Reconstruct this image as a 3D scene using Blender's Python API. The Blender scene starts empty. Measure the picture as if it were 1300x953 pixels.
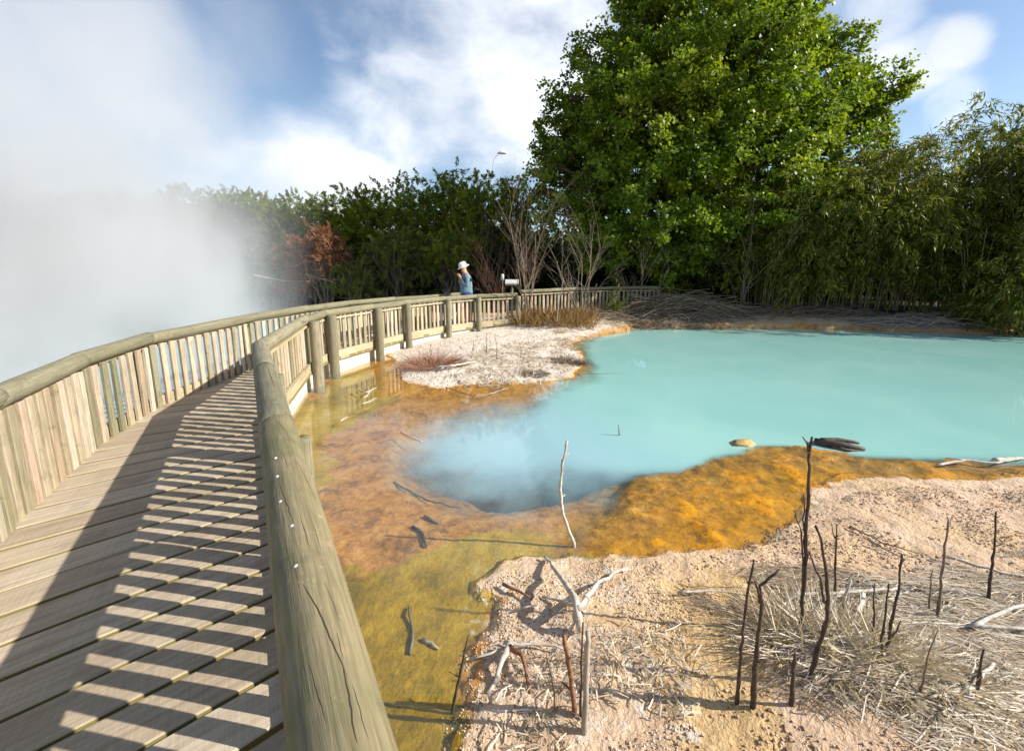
import bpy, bmesh, math, random
import numpy as np
from mathutils import Vector, Matrix

random.seed(7)
rng = np.random.default_rng(11)
R = math.radians
sc = bpy.context.scene
C = sc.collection
PI = math.pi

# ------------------------------------------------------------------ layout helpers
F = 540.0
PITCH = math.atan(94 / F)
CP, SP = math.cos(PITCH), math.sin(PITCH)
EYE = 1.9                      # eye above the water; the deck is 0.25 above it
DECK = 0.25

def ray(u, v):
    x = (u - 650) / F
    y = (432 - v) / F
    return Vector((x, CP + SP * y, -SP + CP * y))

def at(u, v, z=0.0):
    d = ray(u, v)
    t = (z - EYE) / d.z
    return Vector((d.x * t, d.y * t, z))

def atY(u, v, Y):
    d = ray(u, v)
    t = Y / d.y
    return Vector((d.x * t, Y, EYE + d.z * t))

# ------------------------------------------------------------------ numpy noise
def _hash(ix, iy, seed):
    n = (ix.astype(np.int64) * 374761393 + iy.astype(np.int64) * 668265263 + seed * 974711) & 0x7fffffff
    n = ((n ^ (n >> 13)) * 1274126177) & 0x7fffffff
    n = n ^ (n >> 16)
    return (n & 0xffff) / 65535.0

def vnoise(x, y, seed=0):
    ix = np.floor(x); iy = np.floor(y)
    fx = x - ix; fy = y - iy
    fx = fx * fx * (3 - 2 * fx); fy = fy * fy * (3 - 2 * fy)
    a = _hash(ix, iy, seed); b = _hash(ix + 1, iy, seed)
    c = _hash(ix, iy + 1, seed); d = _hash(ix + 1, iy + 1, seed)
    return (a * (1 - fx) + b * fx) * (1 - fy) + (c * (1 - fx) + d * fx) * fy

def fbm(x, y, seed=0, octv=4):
    s = 0; a = .5; t = 0
    for k in range(octv):
        s = s + a * vnoise(x * 2 ** k + 13.7 * k, y * 2 ** k - 7.1 * k, seed + k)
        t += a; a *= .5
    return s / t

def sstep(a, b, x):
    t = np.clip((x - a) / (b - a), 0, 1)
    return t * t * (3 - 2 * t)

def sdist(px, py, poly):
    """signed distance to a polygon, positive inside"""
    d = np.full(px.shape, 1e9)
    inside = np.zeros(px.shape, bool)
    n = len(poly)
    for i in range(n):
        ax, ay = poly[i]; bx, by = poly[(i + 1) % n]
        ex, ey = bx - ax, by - ay
        L = ex * ex + ey * ey + 1e-12
        t = np.clip(((px - ax) * ex + (py - ay) * ey) / L, 0, 1)
        d = np.minimum(d, (px - ax - t * ex) ** 2 + (py - ay - t * ey) ** 2)
        cond = ((ay > py) != (by > py))
        xi = (bx - ax) * (py - ay) / ((by - ay) if abs(by - ay) > 1e-9 else 1e-9) + ax
        inside ^= cond & (px < xi)
    d = np.sqrt(d)
    return np.where(inside, d, -d)

def W(pts, z=0.0):
    return [tuple(at(u, v, z).xy) for u, v in pts]

# ------------------------------------------------------------------ object helpers
def tag(o, label=None, cat=None, group=None, kind=None):
    if label: o['label'] = label
    if cat: o['category'] = cat
    if group: o['group'] = group
    if kind: o['kind'] = kind
    return o

def empty(name, loc=(0, 0, 0), rz=0):
    o = bpy.data.objects.new(name, None)
    o.empty_display_size = .2
    C.objects.link(o)
    o.location = loc; o.rotation_euler = (0, 0, rz)
    return o

def link(name, me, mat=None, parent=None):
    o = bpy.data.objects.new(name, me)
    if mat and not me.materials: me.materials.append(mat)
    C.objects.link(o)
    if parent: o.parent = parent
    return o

def copy_tree(o, parent=None):
    c = o.copy(); C.objects.link(c)
    if parent: c.parent = parent
    for ch in o.children:
        copy_tree(ch, c)
    return c

def smooth(me, on=True):
    me.polygons.foreach_set('use_smooth', [on] * len(me.polygons))

def mesh_np(name, verts, faces4, attrs=None, sm=False):
    """verts (N,3), faces4 (M,4) arrays"""
    me = bpy.data.meshes.new(name)
    nv, nf = len(verts), len(faces4)
    me.vertices.add(nv)
    me.vertices.foreach_set('co', np.asarray(verts, np.float32).ravel())
    me.loops.add(nf * 4)
    me.loops.foreach_set('vertex_index', np.asarray(faces4, np.int32).ravel())
    me.polygons.add(nf)
    me.polygons.foreach_set('loop_start', np.arange(0, nf * 4, 4, dtype=np.int32))
    me.polygons.foreach_set('loop_total', np.full(nf, 4, np.int32))
    for k, a in (attrs or {}).items():
        at_ = me.attributes.new(k, 'FLOAT_COLOR', 'POINT')
        at_.data.foreach_set('color', np.asarray(a, np.float32).ravel())
    me.update(calc_edges=True)
    me.validate()
    if sm: smooth(me)
    return me

class MB:
    """collects tubes and boxes into one mesh"""
    def __init__(s): s.v = []; s.f = []; s.c = []
    def tube(s, pts, rad, n=6, cap=True, tint=None):
        pts = [Vector(p) for p in pts]
        if not hasattr(rad, '__len__'): rad = [rad] * len(pts)
        base = len(s.v)
        up = Vector((.123, .31, .94)).normalized()
        prev = None
        for i, p in enumerate(pts):
            d = (pts[min(i + 1, len(pts) - 1)] - pts[max(i - 1, 0)])
            if d.length < 1e-9: d = Vector((0, 0, 1))
            d.normalize()
            if prev is None:
                a = d.cross(up)
                if a.length < .05: a = d.cross(Vector((1, 0, 0)))
            else:
                a = prev - d * prev.dot(d)
            a.normalize(); b = d.cross(a); prev = a
            for k in range(n):
                t = 2 * PI * k / n
                s.v.append(p + (a * math.cos(t) + b * math.sin(t)) * rad[i])
                s.c.append(tint if tint else (1, 1, 1, 1))
        for i in range(len(pts) - 1):
            for k in range(n):
                q = base + i * n; k2 = (k + 1) % n
                s.f.append((q + k, q + k2, q + n + k2, q + n + k))
        if cap:
            s.f.append(tuple(base + k for k in range(n))[::-1])
            e = base + (len(pts) - 1) * n
            s.f.append(tuple(e + k for k in range(n)))
        return s
    def box(s, c, size, M=None):
        b = len(s.v)
        hx, hy, hz = size[0] / 2, size[1] / 2, size[2] / 2
        for x, y, z in ((-1, -1, -1), (1, -1, -1), (1, 1, -1), (-1, 1, -1), (-1, -1, 1), (1, -1, 1), (1, 1, 1), (-1, 1, 1)):
            p = Vector((x * hx, y * hy, z * hz))
            if M: p = M @ p
            s.v.append(p + Vector(c)); s.c.append((1, 1, 1, 1))
        for f in ((3, 2, 1, 0), (4, 5, 6, 7), (0, 1, 5, 4), (1, 2, 6, 5), (2, 3, 7, 6), (3, 0, 4, 7)):
            s.f.append(tuple(b + i for i in f))
        return s
    def mesh(s, name, sm=True, off=None, tint=False):
        me = bpy.data.meshes.new(name)
        v = s.v if off is None else [p - Vector(off) for p in s.v]
        me.from_pydata([tuple(p) for p in v], [], s.f)
        if tint:
            a = me.attributes.new('tint', 'FLOAT_COLOR', 'POINT')
            a.data.foreach_set('color', np.array(s.c, np.float32).ravel())
        if sm: smooth(me)
        return me
    def build(s, name, mat, parent=None, sm=True, off=None, tint=False):
        return link(name, s.mesh(name, sm, off, tint), mat, parent)

# ------------------------------------------------------------------ materials
def new_mat(name):
    m = bpy.data.materials.new(name); m.use_nodes = True
    nt = m.node_tree; nt.nodes.clear()
    out = nt.nodes.new('ShaderNodeOutputMaterial')
    return m, nt, out

class N:
    """tiny node builder"""
    def __init__(s, nt): s.nt = nt
    def n(s, typ, **kw):
        nd = s.nt.nodes.new(typ)
        for k, v in kw.items(): setattr(nd, k, v)
        return nd
    def put(s, sock, val):
        if isinstance(val, bpy.types.NodeSocket): s.nt.links.new(val, sock)
        else:
            if hasattr(val, '__len__') and len(val) == 3 and sock.type == 'RGBA': val = (*val, 1)
            sock.default_value = val
    def math(s, op, a, b=None, c=None, clamp=False):
        nd = s.n('ShaderNodeMath', operation=op, use_clamp=clamp)
        s.put(nd.inputs[0], a)
        if b is not None: s.put(nd.inputs[1], b)
        if c is not None: s.put(nd.inputs[2], c)
        return nd.outputs[0]
    def vmath(s, op, a, b=None, scale=None):
        nd = s.n('ShaderNodeVectorMath', operation=op)
        s.put(nd.inputs[0], a)
        if b is not None: s.put(nd.inputs[1], b)
        if scale is not None: s.put(nd.inputs['Scale'], scale)
        return nd.outputs['Value'] if op in ('DOT_PRODUCT', 'LENGTH', 'DISTANCE') else nd.outputs['Vector']
    def noise(s, vec, scale=5, detail=4, rough=.55, dist=0, col=False, dims='3D'):
        nd = s.n('ShaderNodeTexNoise'); nd.noise_dimensions = dims
        if vec is not None: s.put(nd.inputs['Vector'], vec)
        s.put(nd.inputs['Scale'], scale); s.put(nd.inputs['Detail'], detail)
        s.put(nd.inputs['Roughness'], rough); s.put(nd.inputs['Distortion'], dist)
        return nd.outputs['Color'] if col else nd.outputs['Fac']
    def vor(s, vec, scale=5, feature='F1', out='Distance'):
        nd = s.n('ShaderNodeTexVoronoi', feature=feature)
        s.put(nd.inputs['Vector'], vec); s.put(nd.inputs['Scale'], scale)
        return nd.outputs[out]
    def mix(s, f, a, b, mode='MIX'):
        nd = s.n('ShaderNodeMix', data_type='RGBA', blend_type=mode)
        s.put(nd.inputs[0], f); s.put(nd.inputs[6], a); s.put(nd.inputs[7], b)
        return nd.outputs[2]
    def ramp(s, f, stops, interp='LINEAR'):
        nd = s.n('ShaderNodeValToRGB'); cr = nd.color_ramp; cr.interpolation = interp
        while len(cr.elements) < len(stops): cr.elements.new(.5)
        for e, (p, c) in zip(cr.elements, stops):
            e.position = p; e.color = (*c, 1) if len(c) == 3 else c
        s.put(nd.inputs[0], f)
        return nd.outputs[0]
    def ss(s, x, a, b):
        nd = s.n('ShaderNodeMapRange', interpolation_type='SMOOTHSTEP')
        s.put(nd.inputs[0], x); s.put(nd.inputs[1], a); s.put(nd.inputs[2], b)
        return nd.outputs[0]
    def sep(s, v):
        nd = s.n('ShaderNodeSeparateXYZ'); s.put(nd.inputs[0], v); return nd.outputs
    def comb(s, x, y, z):
        nd = s.n('ShaderNodeCombineXYZ')
        s.put(nd.inputs[0], x); s.put(nd.inputs[1], y); s.put(nd.inputs[2], z); return nd.outputs[0]
    def attr(s, name, out='Color'):
        nd = s.n('ShaderNodeAttribute'); nd.attribute_name = name; return nd.outputs[out]
    def bump(s, h, strength=.5, dist=.02, normal=None):
        nd = s.n('ShaderNodeBump'); s.put(nd.inputs['Height'], h)
        nd.inputs['Strength'].default_value = strength; nd.inputs['Distance'].default_value = dist
        if normal is not None: s.put(nd.inputs['Normal'], normal)
        return nd.outputs[0]
    def bsdf(s, color, rough=.8, spec=.3, normal=None, metallic=0):
        nd = s.n('ShaderNodeBsdfPrincipled')
        s.put(nd.inputs['Base Color'], color); s.put(nd.inputs['Roughness'], rough)
        s.put(nd.inputs['Specular IOR Level'], spec); s.put(nd.inputs['Metallic'], metallic)
        if normal is not None: s.put(nd.inputs['Normal'], normal)
        return nd.outputs[0]
    def out(s, o, sh): s.nt.links.new(sh, o.inputs['Surface'])

def simple(name, col, rough=.8, spec=.3, var=.25, scale=20, bump=.2):
    m, nt, o = new_mat(name); b = N(nt)
    tc = b.n('ShaderNodeTexCoord').outputs['Object']
    n1 = b.noise(tc, scale, 5, .6)
    c2 = tuple(min(1, x * (1 - var)) for x in col); c3 = tuple(min(1, x * (1 + var)) for x in col)
    c = b.ramp(n1, [(.3, c2), (.7, c3)])
    b.out(o, b.bsdf(c, rough, spec, b.bump(n1, bump, .01)))
    return m

def wood_mat(name, ramp, axis='X', green=.35, green_col=(.16, .17, .09), crack=True, obj_random=True, fine=1.0):
    """weathered timber, grain along one object axis"""
    m, nt, o = new_mat(name); b = N(nt)
    tc = b.n('ShaderNodeTexCoord').outputs['Object']
    oi = b.n('ShaderNodeObjectInfo').outputs['Random']
    off = b.comb(b.math('MULTIPLY', oi, 37.0), b.math('MULTIPLY', oi, 91.0), b.math('MULTIPLY', oi, 53.0))
    p = b.vmath('ADD', tc, off)
    st = {'X': (1.2, 22, 22), 'Z': (22, 22, 1.2), 'Y': (22, 1.2, 22)}[axis]
    gv = b.vmath('MULTIPLY', p, st)
    g = b.noise(gv, 1.6 * fine, 6, .65, .6)
    g2 = b.noise(gv, 6 * fine, 3, .6)
    base = b.ramp(oi if obj_random else b.noise(p, 1.5, 3), ramp)
    c = b.mix(1.0, base, b.ramp(g, [(.3, (.62, .60, .56)), (.55, (1, 1, 1)), (.75, (1.12, 1.08, 1.0))]), 'MULTIPLY')
    c = b.mix(.55, c, b.ramp(g2, [(.35, (.7, .68, .64)), (.6, (1.08, 1.08, 1.08))]), 'MULTIPLY')
    pn = b.noise(p, 4.5, 4, .6)
    c = b.mix(b.math('MULTIPLY', b.ss(pn, .45, .7), green), c, green_col)
    blot = b.noise(p, 11, 3, .6)
    c = b.mix(b.math('MULTIPLY', b.ss(blot, .6, .75), .35), c, (.42, .26, .17))
    c = b.mix(b.math('MULTIPLY', b.ss(b.noise(b.vmath('ADD', p, (5, 5, 5)), 7, 5, .7, .5), .55, .72), .45), c, (.09, .085, .05))
    c = b.mix(b.math('MULTIPLY', b.ss(b.noise(b.vmath('ADD', p, (8, 2, 5)), 18, 4, .7), .62, .74), .5), c, (.48, .44, .36))
    h = b.math('ADD', b.math('MULTIPLY', g, .7), b.math('MULTIPLY', g2, .3))
    if crack:
        cst = {'X': (.10, 7, 7), 'Z': (7, 7, .10), 'Y': (7, .10, 7)}[axis]
        cn = b.noise(b.vmath('MULTIPLY', p, cst), 1.7, 2, .4, .0)
        ck = b.math('ABSOLUTE', b.math('SUBTRACT', cn, .5))
        gate = b.ss(b.noise(p, 1.7, 2), .5, .6)
        k = b.math('MULTIPLY', b.math('SUBTRACT', 1.0, b.ss(ck, .0022, .0075)), gate)
        c = b.mix(b.math('MULTIPLY', k, .9), c, (.035, .028, .018))
        h = b.math('SUBTRACT', h, b.math('MULTIPLY', k, .8))
    b.out(o, b.bsdf(c, .82, .25, b.bump(h, .8, .007)))
    return m

M = {}
def add_cracks(m, cracks):
    """drying cracks along a log: (x0, angle0, x1, angle1, half width in radians)"""
    nt = m.node_tree; b = N(nt)
    pr_ = [n for n in nt.nodes if n.type == 'BSDF_PRINCIPLED'][0]
    tc = b.n('ShaderNodeTexCoord').outputs['Object']
    X, Y, Z = b.sep(tc)[:3]
    ang = b.math('ARCTAN2', Y, Z)
    wv = b.math('MULTIPLY', b.math('SUBTRACT', b.noise(b.comb(X, 0.0, 0.0), 7, 4, .6), .5), .22)
    tot = None
    for x0, a0, x1, a1, hw in cracks:
        t = b.math('DIVIDE', b.math('SUBTRACT', X, x0), x1 - x0)
        c = b.math('ADD', b.math('MULTIPLY_ADD', t, a1 - a0, a0), wv)
        d = b.math('ABSOLUTE', b.math('SUBTRACT', ang, c))
        taper = b.math('MULTIPLY', b.math('MULTIPLY', b.math('MAXIMUM', t, 0.0), b.math('MAXIMUM', b.math('SUBTRACT', 1.0, t), 0.0)), 4.0, clamp=True)
        wd = b.math('MULTIPLY', b.math('POWER', taper, .5), hw)
        k = b.math('LESS_THAN', d, wd)
        tot = k if tot is None else b.math('MAXIMUM', tot, k)
    old = pr_.inputs['Base Color'].links[0].from_socket
    b.put(pr_.inputs['Base Color'], b.mix(b.math('MULTIPLY', tot, .92), old, (.028, .022, .013)))
    return m
M['log'] = wood_mat('weathered round rail', [(0, (.205, .19, .125)), (1, (.29, .265, .18))], 'X', .55, (.15, .155, .08), True)
M['post'] = wood_mat('weathered round post', [(0, (.20, .18, .12)), (1, (.29, .26, .18))], 'Z', .5, (.15, .15, .085), True)
M['baluster'] = wood_mat('mixed pine baluster', [(0, (.22, .215, .135)), (.2, (.40, .33, .22)), (.4, (.56, .45, .34)), (.55, (.31, .28, .17)),
                                   (.7, (.50, .36, .26)), (.85, (.60, .53, .42)), (1, (.27, .25, .16))], 'Z', .35, (.20, .20, .10), False)
M['board'] = wood_mat('pale rail board', [(0, (.40, .34, .21)), (1, (.50, .43, .29))], 'X', .3, (.27, .25, .13), False)

def plank_mat():
    m, nt, o = new_mat('rough sawn deck plank'); b = N(nt)
    pv = b.attr('pl', 'Vector')
    x, y, z = b.sep(pv)[:3]
    rnd = z
    q = b.comb(b.math('ADD', x, b.math('MULTIPLY', rnd, 40.0)), y, b.math('MULTIPLY', rnd, 17.0))
    g = b.noise(b.vmath('MULTIPLY', q, (1.6, 26, 1)), 1.5, 6, .62, .5)
    saw = b.noise(b.vmath('MULTIPLY', q, (150, 4, 1)), 1, 2, .5)
    stain = b.noise(q, 3.2, 4, .6)
    base = b.ramp(rnd, [(0, (.38, .31, .22)), (.5, (.44, .365, .27)), (1, (.49, .42, .32))])
    c = b.mix(1.0, base, b.ramp(g, [(.3, (.66, .63, .6)), (.55, (1, 1, 1)), (.8, (1.14, 1.12, 1.08))]), 'MULTIPLY')
    c = b.mix(.35, c, b.ramp(saw, [(.35, (.75, .75, .75)), (.65, (1.1, 1.1, 1.1))]), 'MULTIPLY')
    c = b.mix(b.math('MULTIPLY', b.ss(stain, .52, .72), .5), c, (.235, .18, .13))
    # olive tint on the side faces of each plank
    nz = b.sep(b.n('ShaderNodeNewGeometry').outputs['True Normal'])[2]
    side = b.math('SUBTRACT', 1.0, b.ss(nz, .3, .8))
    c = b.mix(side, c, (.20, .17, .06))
    h = b.math('ADD', g, b.math('MULTIPLY', saw, .35))
    b.out(o, b.bsdf(c, .85, .2, b.bump(h, .45, .006)))
    return m
M['plank'] = plank_mat()
M['kerb'] = simple('sinter crusted kerb', (.62, .58, .50), .9, .2, .15, 9, .6)
M['beam'] = simple('dark wet beam', (.09, .08, .055), .8, .2, .4, 12)
M['metal'] = simple('galvanised metal', (.6, .6, .6), .35, .5, .1, 60)
M['deadgrey'] = simple('bleached dead wood', (.50, .455, .395), .85, .2, .35, 28, .5)
M['deaddark'] = simple('charred dead stick', (.085, .062, .048), .85, .2, .5, 45, .5)
M['deadred'] = simple('reddish brown stick', (.23, .12, .07), .8, .25, .45, 40, .5)
M['twig'] = simple('brown twig wood', (.20, .155, .115), .85, .2, .4, 18)
M['palebark'] = simple('pale grey bark', (.34, .30, .25), .85, .2, .4, 10)
M['saplingbark'] = simple('brown grey sapling bark', (.22, .17, .125), .85, .2, .4, 10)
M['bark'] = simple('dark tree bark', (.13, .10, .075), .9, .2, .4, 8, .6)
M['culm'] = simple('bamboo culm', (.24, .20, .09), .5, .4, .5, 6)

def leaf_mat(name, cols, trans=.35, rough=.45, spec=.35):
    m, nt, o = new_mat(name); b = N(nt)
    t = b.sep(b.attr('tint', 'Vector'))[0]
    c = b.ramp(t, [(i / (len(cols) - 1), k) for i, k in enumerate(cols)])
    p = b.bsdf(c, rough, spec)
    tr = b.n('ShaderNodeBsdfTranslucent')
    b.put(tr.inputs[0], b.mix(1.0, c, (1.25, 1.2, .55), 'MULTIPLY'))
    ms = b.n('ShaderNodeMixShader'); ms.inputs[0].default_value = trans
    nt.links.new(p, ms.inputs[1]); nt.links.new(tr.outputs[0], ms.inputs[2])
    b.out(o, ms.outputs[0])
    return m
M['maple'] = leaf_mat('broad green leaf', [(.045, .085, .009), (.105, .175, .012), (.19, .275, .016), (.31, .37, .03)], .45)
M['manuka'] = leaf_mat('fine olive foliage', [(.09, .12, .016), (.15, .20, .020), (.23, .28, .024), (.32, .34, .04)], .45, .6, .2)
M['bamboo'] = leaf_mat('bamboo leaf', [(.06, .075, .012), (.11, .135, .018), (.18, .195, .026), (.32, .29, .04)], .4)
M['brownleaf'] = leaf_mat('dead brown foliage', [(.18, .085, .045), (.30, .145, .08), (.38, .20, .11)], .25, .8, .1)
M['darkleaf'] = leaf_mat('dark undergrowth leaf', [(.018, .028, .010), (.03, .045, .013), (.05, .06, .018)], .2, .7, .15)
M['greenshrub'] = leaf_mat('light green shrub leaf', [(.09, .12, .02), (.15, .17, .03), (.22, .22, .05)], .35)
M['reed'] = leaf_mat('dry golden reed', [(.12, .075, .035), (.27, .16, .06), (.44, .31, .15)], .3, .8, .1)
M['straw'] = leaf_mat('bleached straw', [(.24, .17, .10), (.44, .35, .25), (.62, .54, .43), (.78, .72, .62)], .15, .8, .1)
M['pinktwig'] = leaf_mat('pinkish dead twigs', [(.30, .16, .11), (.42, .24, .17)], .1, .8, .1)
M['bluegum'] = leaf_mat('blue green leaf', [(.05, .09, .05), (.08, .13, .07), (.12, .17, .08)], .3)

# ------------------------------------------------------------------ zones of the ground
A_POLY = W([(582, 990), (590, 864), (590, 822), (620, 790), (632, 765), (603, 742), (640, 716), (690, 702), (740, 706), (790, 702), (900, 699),
            (965, 690), (1000, 652), (1012, 624), (1060, 606), (1130, 601), (1200, 606), (1300, 600), (1500, 596)]) + [(16, 3.0), (16, -4), (-.1, -4)]
O_POLY = W([(742, 702), (748, 668), (785, 642), (797, 602), (840, 592), (880, 582), (920, 564), (960, 557), (1010, 560), (1100, 577), (1200, 581),
            (1300, 586), (1600, 592), (1600, 640), (1300, 622), (1130, 612), (1060, 616), (1020, 640), (1005, 665), (970, 696), (900, 704)])
P_POLY = W([(490, 447), (503, 468), (516, 487), (560, 494), (620, 487), (680, 486), (722, 480), (743, 464), (738, 448), (722, 437), (770, 424), (800, 419.5)]) + \
         [(3.6, 13.2), (6, 13.0), (9, 13.0), (13, 12.0), (17, 11.4), (40, 10), (40, 60), (-3.6, 60), (-3.2, 12)] + W([(520, 432)])
M_POLY = W([(800, 423), (860, 418), (930, 416), (1050, 417), (1200, 424), (1300, 432)]) + [(16, 11), (16, 4.2)] + \
         W([(1300, 578), (1090, 571), (950, 556), (900, 568), (860, 584), (790, 598), (760, 626), (670, 640), (580, 640), (505, 604), (500, 562), (570, 530), (660, 516), (720, 506),
            (775, 490), (768, 466), (752, 450), (765, 433)])

def height(x, y, full=False):
    sA = sdist(x, y, A_POLY); sP = sdist(x, y, P_POLY); sO = sdist(x, y, O_POLY); sM = sdist(x, y, M_POLY)
    w = (fbm(x * 2.2, y * 2.2, 3, 4) - .5)
    w2 = (fbm(x * 7, y * 7, 9, 4) - .5)
    land = np.maximum(sA, sP) + w * .25 + w2 * .12
    h = np.where(land > 0, .002 + .14 * (1 - np.exp(-land * .75)), -.02 + np.maximum(land, -1) * .07)
    lump = (fbm(x * 5, y * 5, 21, 5) - .5)
    h = h + lump * np.where(land > 0, .055, .035) + (fbm(x * 26, y * 26, 31, 3) - .5) * np.where(land > 0, .022, .010)
    # orange mat sits at water level
    o = sstep(-.12, .15, sO + w * .3)
    h = np.where((land <= 0), h * (1 - o) + o * (-.006 + lump * .05 + w2 * .03), h)
    # shallow brown bed and the deep milky pool
    m = sstep(-.15, 1.3, sM + w * .35) * (1 - o)
    h = np.where(land <= 0, h - m * .9, h)
    # humps: foreground straw hummock, far bank rising behind the pool
    h = h + .10 * np.exp(-(((x - 1.55) / .5) ** 2 + ((y - 1.55) / .35) ** 2))
    bank = sstep(.15, 1.6, sP) * (y > 9)
    h = h + np.where(y > 9, sstep(11.5, 16, y) * .45 * (sP > 0), 0)
    h = h + .15 * np.exp(-((x - 1.7) / 1.7) ** 2 - ((y - 12.9) / .75) ** 2) * (sP > 0)
    # the deep steaming pool on the left of the walkway
    lf = sstep(-3.9, -5.2, x)
    lf2 = lf * (1 - sstep(17, 21, y))
    h = h * (1 - lf2) + lf2 * (-1.0)
    if full: return h, sA, sP, sO, sM, w, w2, land
    return h


def grow(a, step, end, k=1.25):
    out = []; v = a; s = step
    while v < end:
        s *= k; v += s; out.append(v)
    return out
xs = np.concatenate([-np.array(grow(4.4, .06, 900))[::-1], np.arange(-4.4, -1.4, .05), np.arange(-1.4, 4.6, .025), np.arange(4.6, 15, .07), np.array(grow(15, .08, 900))])
ys = np.concatenate([-np.array(grow(-.3, .06, 60))[::-1], np.arange(.3, 4.4, .025), np.arange(4.4, 14.5, .06), np.array(grow(14.5, .08, 1500))])
GX, GY = np.meshgrid(xs, ys)
Hh, sA, sP, sO, sM, w, w2, land = height(GX, GY, True)
def height(x, y):
    """bilinear look-up of the terrain once it is built"""
    x = np.asarray(x, float); y = np.asarray(y, float)
    i = np.clip(np.searchsorted(xs, x) - 1, 0, len(xs) - 2); j = np.clip(np.searchsorted(ys, y) - 1, 0, len(ys) - 2)
    fx = np.clip((x - xs[i]) / (xs[i + 1] - xs[i]), 0, 1); fy = np.clip((y - ys[j]) / (ys[j + 1] - ys[j]), 0, 1)
    return (Hh[j, i] * (1 - fx) + Hh[j, i + 1] * fx) * (1 - fy) + (Hh[j + 1, i] * (1 - fx) + Hh[j + 1, i + 1] * fx) * fy
def gz(x, y):
    return float(height(np.array([x]), np.array([y]))[0])
x, y = GX, GY
mO = np.where(land > -.02, sstep(-.10, .30, sO + w * .5 + w2 * .30), sstep(-.45, -.05, sO + w * .4 + w2 * .3))
rim = sstep(-.75, -.2, sP + w * .5) * (1 - sstep(-.02, .1, land)) * (y < 13.5) * (x < 4.6)
# far rim along the pool
rim = np.maximum(rim, sstep(-.25, 0, sP) * (1 - sstep(.1, .4, sP + w * .4)) * (y > 10) * .52)
mO = np.maximum(mO * (land < .12), rim)
olv_a = W([(378, 545), (388, 500), (440, 462), (500, 440), (545, 470), (530, 496), (470, 512), (420, 545), (395, 590)])
olv_b = W([(420, 700), (470, 712), (560, 690), (640, 676), (700, 680), (752, 690), (742, 712), (640, 724), (600, 747), (640, 772), (592, 830), (585, 990), (350, 990), (400, 820)])
sV = np.maximum(sdist(x, y, olv_a), sdist(x, y, olv_b))
mV = sstep(-.3, .25, sV + w * .9 + w2 * .3)
mW = sstep(-.05, .2, sP + w2 * .3) * (1 - sstep(12.6, 14.2, y)) * (x < 6)            # white sinter
crust = W([(600, 730), (660, 700), (760, 700), (830, 706), (800, 740), (780, 800), (900, 864), (900, 990), (560, 990)])
mW = np.maximum(mW, .45 * sstep(-.2, .15, sdist(x, y, crust) + w2 * .4))
tan_poly = W([(820, 735), (900, 725), (990, 740), (985, 800), (960, 990), (850, 990), (850, 800)])
mT = sstep(-.25, .2, sdist(x, y, tan_poly) + w * .5)
forest = sstep(13.6, 14.8, y + w * 1.5) * (x > -4)
forest = np.maximum(forest, sstep(20, 22, y))
zones = np.stack([mO, mV, mW, forest], -1).reshape(-1, 4)
zones2 = np.stack([mT, sstep(-.04, .10, land), sstep(-1.1, -.15, sM + w * .5), np.zeros_like(mT)], -1).reshape(-1, 4)
nx, ny = len(xs), len(ys)
idx = np.arange(nx * ny).reshape(ny, nx)
faces = np.stack([idx[:-1, :-1], idx[:-1, 1:], idx[1:, 1:], idx[1:, :-1]], -1).reshape(-1, 4)
verts = np.stack([GX, GY, Hh], -1).reshape(-1, 3)

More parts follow.
